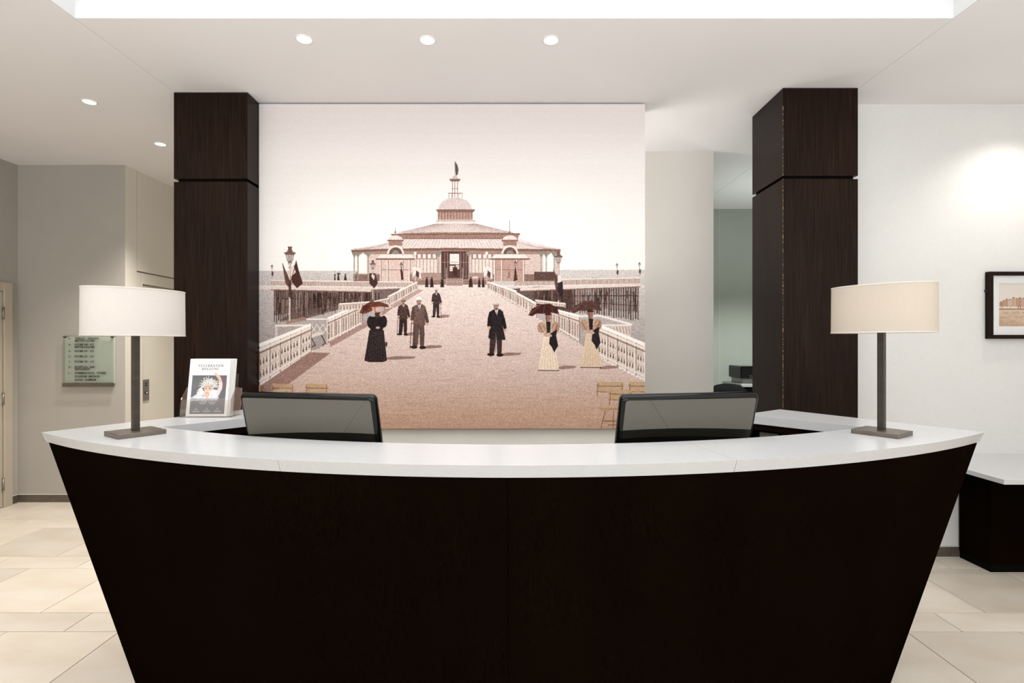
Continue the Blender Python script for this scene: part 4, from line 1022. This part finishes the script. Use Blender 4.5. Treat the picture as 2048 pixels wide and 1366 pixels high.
word('CELEBRATION', 109, 29, 13, 3.0); word('MAGAZINE', 107, 46, 12, 3.0)
for x0, x1, y in ((92, 108, 17), (110, 120, 17), (90, 100, 64), (104, 112, 64), (114, 121, 64)): c.rect(x0, y, x1, y+1.6, (150, 148, 150), .7)
# dancer with feathers, spiked crown and a raised arm
random.seed(21)
for k in range(170):
    f = random.random(); x = 20+135*f; top = 208-48*math.sin(min(1, f*1.05)*PI*.62); y = random.uniform(top, 212)
    c.ell(x, y, random.uniform(5, 11), random.uniform(4, 9), random.choice([(226, 224, 226), (206, 205, 208), (238, 236, 238), (190, 190, 194)]), .75)
for k in range(26): 
    a_ = random.uniform(2.6, 4.4); c.line(82, 176, 82+36*math.cos(a_), 176-30*math.sin(a_-PI), 7, (238, 236, 236), .8, 2)
c.poly([(138, 192), (150, 168), (158, 140), (156, 116), (166, 100), (176, 128), (176, 156), (164, 184), (150, 206)], (226, 206, 204))
c.poly([(157, 118), (168, 112), (176, 130), (172, 120)], (204, 166, 152), .7)
c.poly([(166, 101), (158, 118), (150, 102), (136, 86), (132, 78), (138, 74), (150, 84), (162, 92)], (226, 184, 160)); c.line(137, 80, 124, 76, 4, (224, 176, 150), 1, 2); c.line(136, 80, 138, 62, 4, (224, 176, 150), 1, 2)
c.line(154, 116, 167, 108, 3, (206, 150, 110))
for k in range(44):
    a_ = PI*(-0.02+1.04*k/43)+random.uniform(-.03, .03); L = random.choice([38, 44, 52]); cx_, cy_ = 107, 146
    x_, y_ = cx_+L*math.cos(a_), cy_-L*1.05*math.sin(a_)
    c.line(cx_+15*math.cos(a_), cy_-15*math.sin(a_), x_, y_, 1.3, (232, 230, 226), .95, 2.2); c.ell(x_, y_, 1.7, 1.7, (244, 242, 240)); c.ell(cx_+L*.6*math.cos(a_+.04), cy_-L*.62*math.sin(a_+.04), 1.8, 1.8, (216, 210, 204))
c.ell(107, 148, 25, 22, (196, 186, 178)); 
for k in range(70): q_ = random.uniform(0, PI); r_ = random.uniform(12, 25); c.ell(107+r_*math.cos(q_), 146-r_*.85*math.sin(q_), 1.6, 1.6, random.choice([(240, 238, 236), (112, 100, 92), (216, 208, 200)]))
c.ell(103, 165, 19, 29, (228, 178, 150)); c.ell(99, 167, 12, 22, (242, 206, 184), .7)
c.ell(104, 139, 17, 7, (206, 196, 188)); c.line(87, 143, 121, 143, 2, (110, 92, 82), .8)
for x in (94, 111): c.ell(x, 154.5, 4.6, 2.3, (60, 42, 38)); c.ell(x, 154, 1.4, .8, (240, 236, 232)); c.line(x-6, 149, x+6, 148.6, 1.4, (116, 80, 64))
c.line(102, 156, 99.5, 167, 1.4, (206, 150, 124)); c.ell(101, 176, 7.5, 3.4, (196, 64, 68)); c.ell(101, 175.2, 5.4, 1.1, (248, 238, 234))
c.poly([(88, 184), (112, 190), (116, 204), (100, 204), (90, 194)], (226, 176, 160))
for k in range(60): 
    x = random.uniform(112, 150); y = random.uniform(165, 208); c.ell(x, y, 6, 6, random.choice([(236, 232, 234), (222, 210, 214), (232, 222, 224)]), .8)
c.rect(18, 204, 196, 284, (128, 127, 129), .45)
for cx_, y in ((82, 214), (130, 214)): c.rect(cx_-3, y, cx_+3, y+3, (230, 230, 230), .9); c.rect(cx_-17, y+9, cx_+17, y+10.6, (222, 222, 222), .7); c.rect(cx_-20, y+8, cx_+20, y+12, (222, 222, 222), .45); c.rect(cx_-14, y+17, cx_+14, y+18.8, (240, 240, 240), .9)
for cx_ in (50, 106, 160): c.rect(cx_-3, 254, cx_+3, 257, (230, 230, 230), .9); c.rect(cx_-13, 262, cx_+13, 265, (222, 222, 222), .55); c.rect(cx_-20, 271, cx_+20, 273, (240, 240, 240), .9)
for x in (78, 134): c.line(x, 246, x, 278, .7, (190, 190, 190), .7)
c.blur()
M_cover = print_mat('magazine_cover_print', c.image('magazine_cover'), 0.3, 0.98, 0.4)
M_paper = mat('magazine_paper', (0.80, 0.77, 0.74), (0.70, 0.67, 0.63), 0.6, scale=(1, 400, 1), ns=3)
labels = ['white magazine with a feathered dancer on its cover, front of the stack', 'white magazine tucked second in the brochure stand', 'white magazine third from the front in the brochure stand', 'white magazine at the back of the brochure stand']
for k in range(4):
    y = 0.006+k*0.0108
    mg = empty('magazine', (MX+0.006+k*0.0035-0.004, MY+y+0.001, CZ+0.004)); mg.rotation_euler = (-lean, 0, 0)
    tag(mg, labels[k], 'magazine', 'magazines in the brochure stand')
    bl = obj('page_block', box(-0.104, 0.1045, 0.0008, 0.0092, 0.001, 0.296), M_paper, mg)
    cv_ = obj('cover', box(-0.105, 0.105, 0.0, 0.0007, 0.0, 0.297), [M_paper, M_cover], mg); uv_front(cv_, -0.105, 0.105, 0, 0.297)
    obj('back_cover', box(-0.105, 0.105, 0.0093, 0.0098, 0.0, 0.297), M_paper, mg)

# ================================================================== LEAFLETS ON THE SHELF UNDER THE RIGHT ARM
iv = Vector((JI.x, JI.y)); dv = (BI-iv).normalized(); n2 = Vector((-dv.y, dv.x)); n2 = n2 if n2.x > 0 else -n2
yaw = math.atan2(dv.y, dv.x)
cols = [((0.35, 0.30, 0.27), 'grey'), ((0.10, 0.08, 0.10), 'plum'), ((0.22, 0.17, 0.13), 'brown'), ((0.12, 0.15, 0.16), 'slate')]
for k, (cc, nm) in enumerate(cols):
    pt = BI-dv*(0.10+0.11*k)+n2*0.085
    lf = empty('leaflet_stack', (pt.x, pt.y, 0.86), yaw); tag(lf, '%s leaflet stack standing on the dark shelf under the right counter arm' % nm, 'leaflets', 'leaflets under the right counter arm')
    m_ = mat('leaflet_'+nm, cc, tuple(v*0.6 for v in cc), 0.4, ns=40)
    for i in range(3):
        obj('leaflet', box(-0.048, 0.048, -0.006*i-0.004, -0.006*i+0.0, 0.0, 0.205-0.004*i, 0.0006, 1), m_, lf)
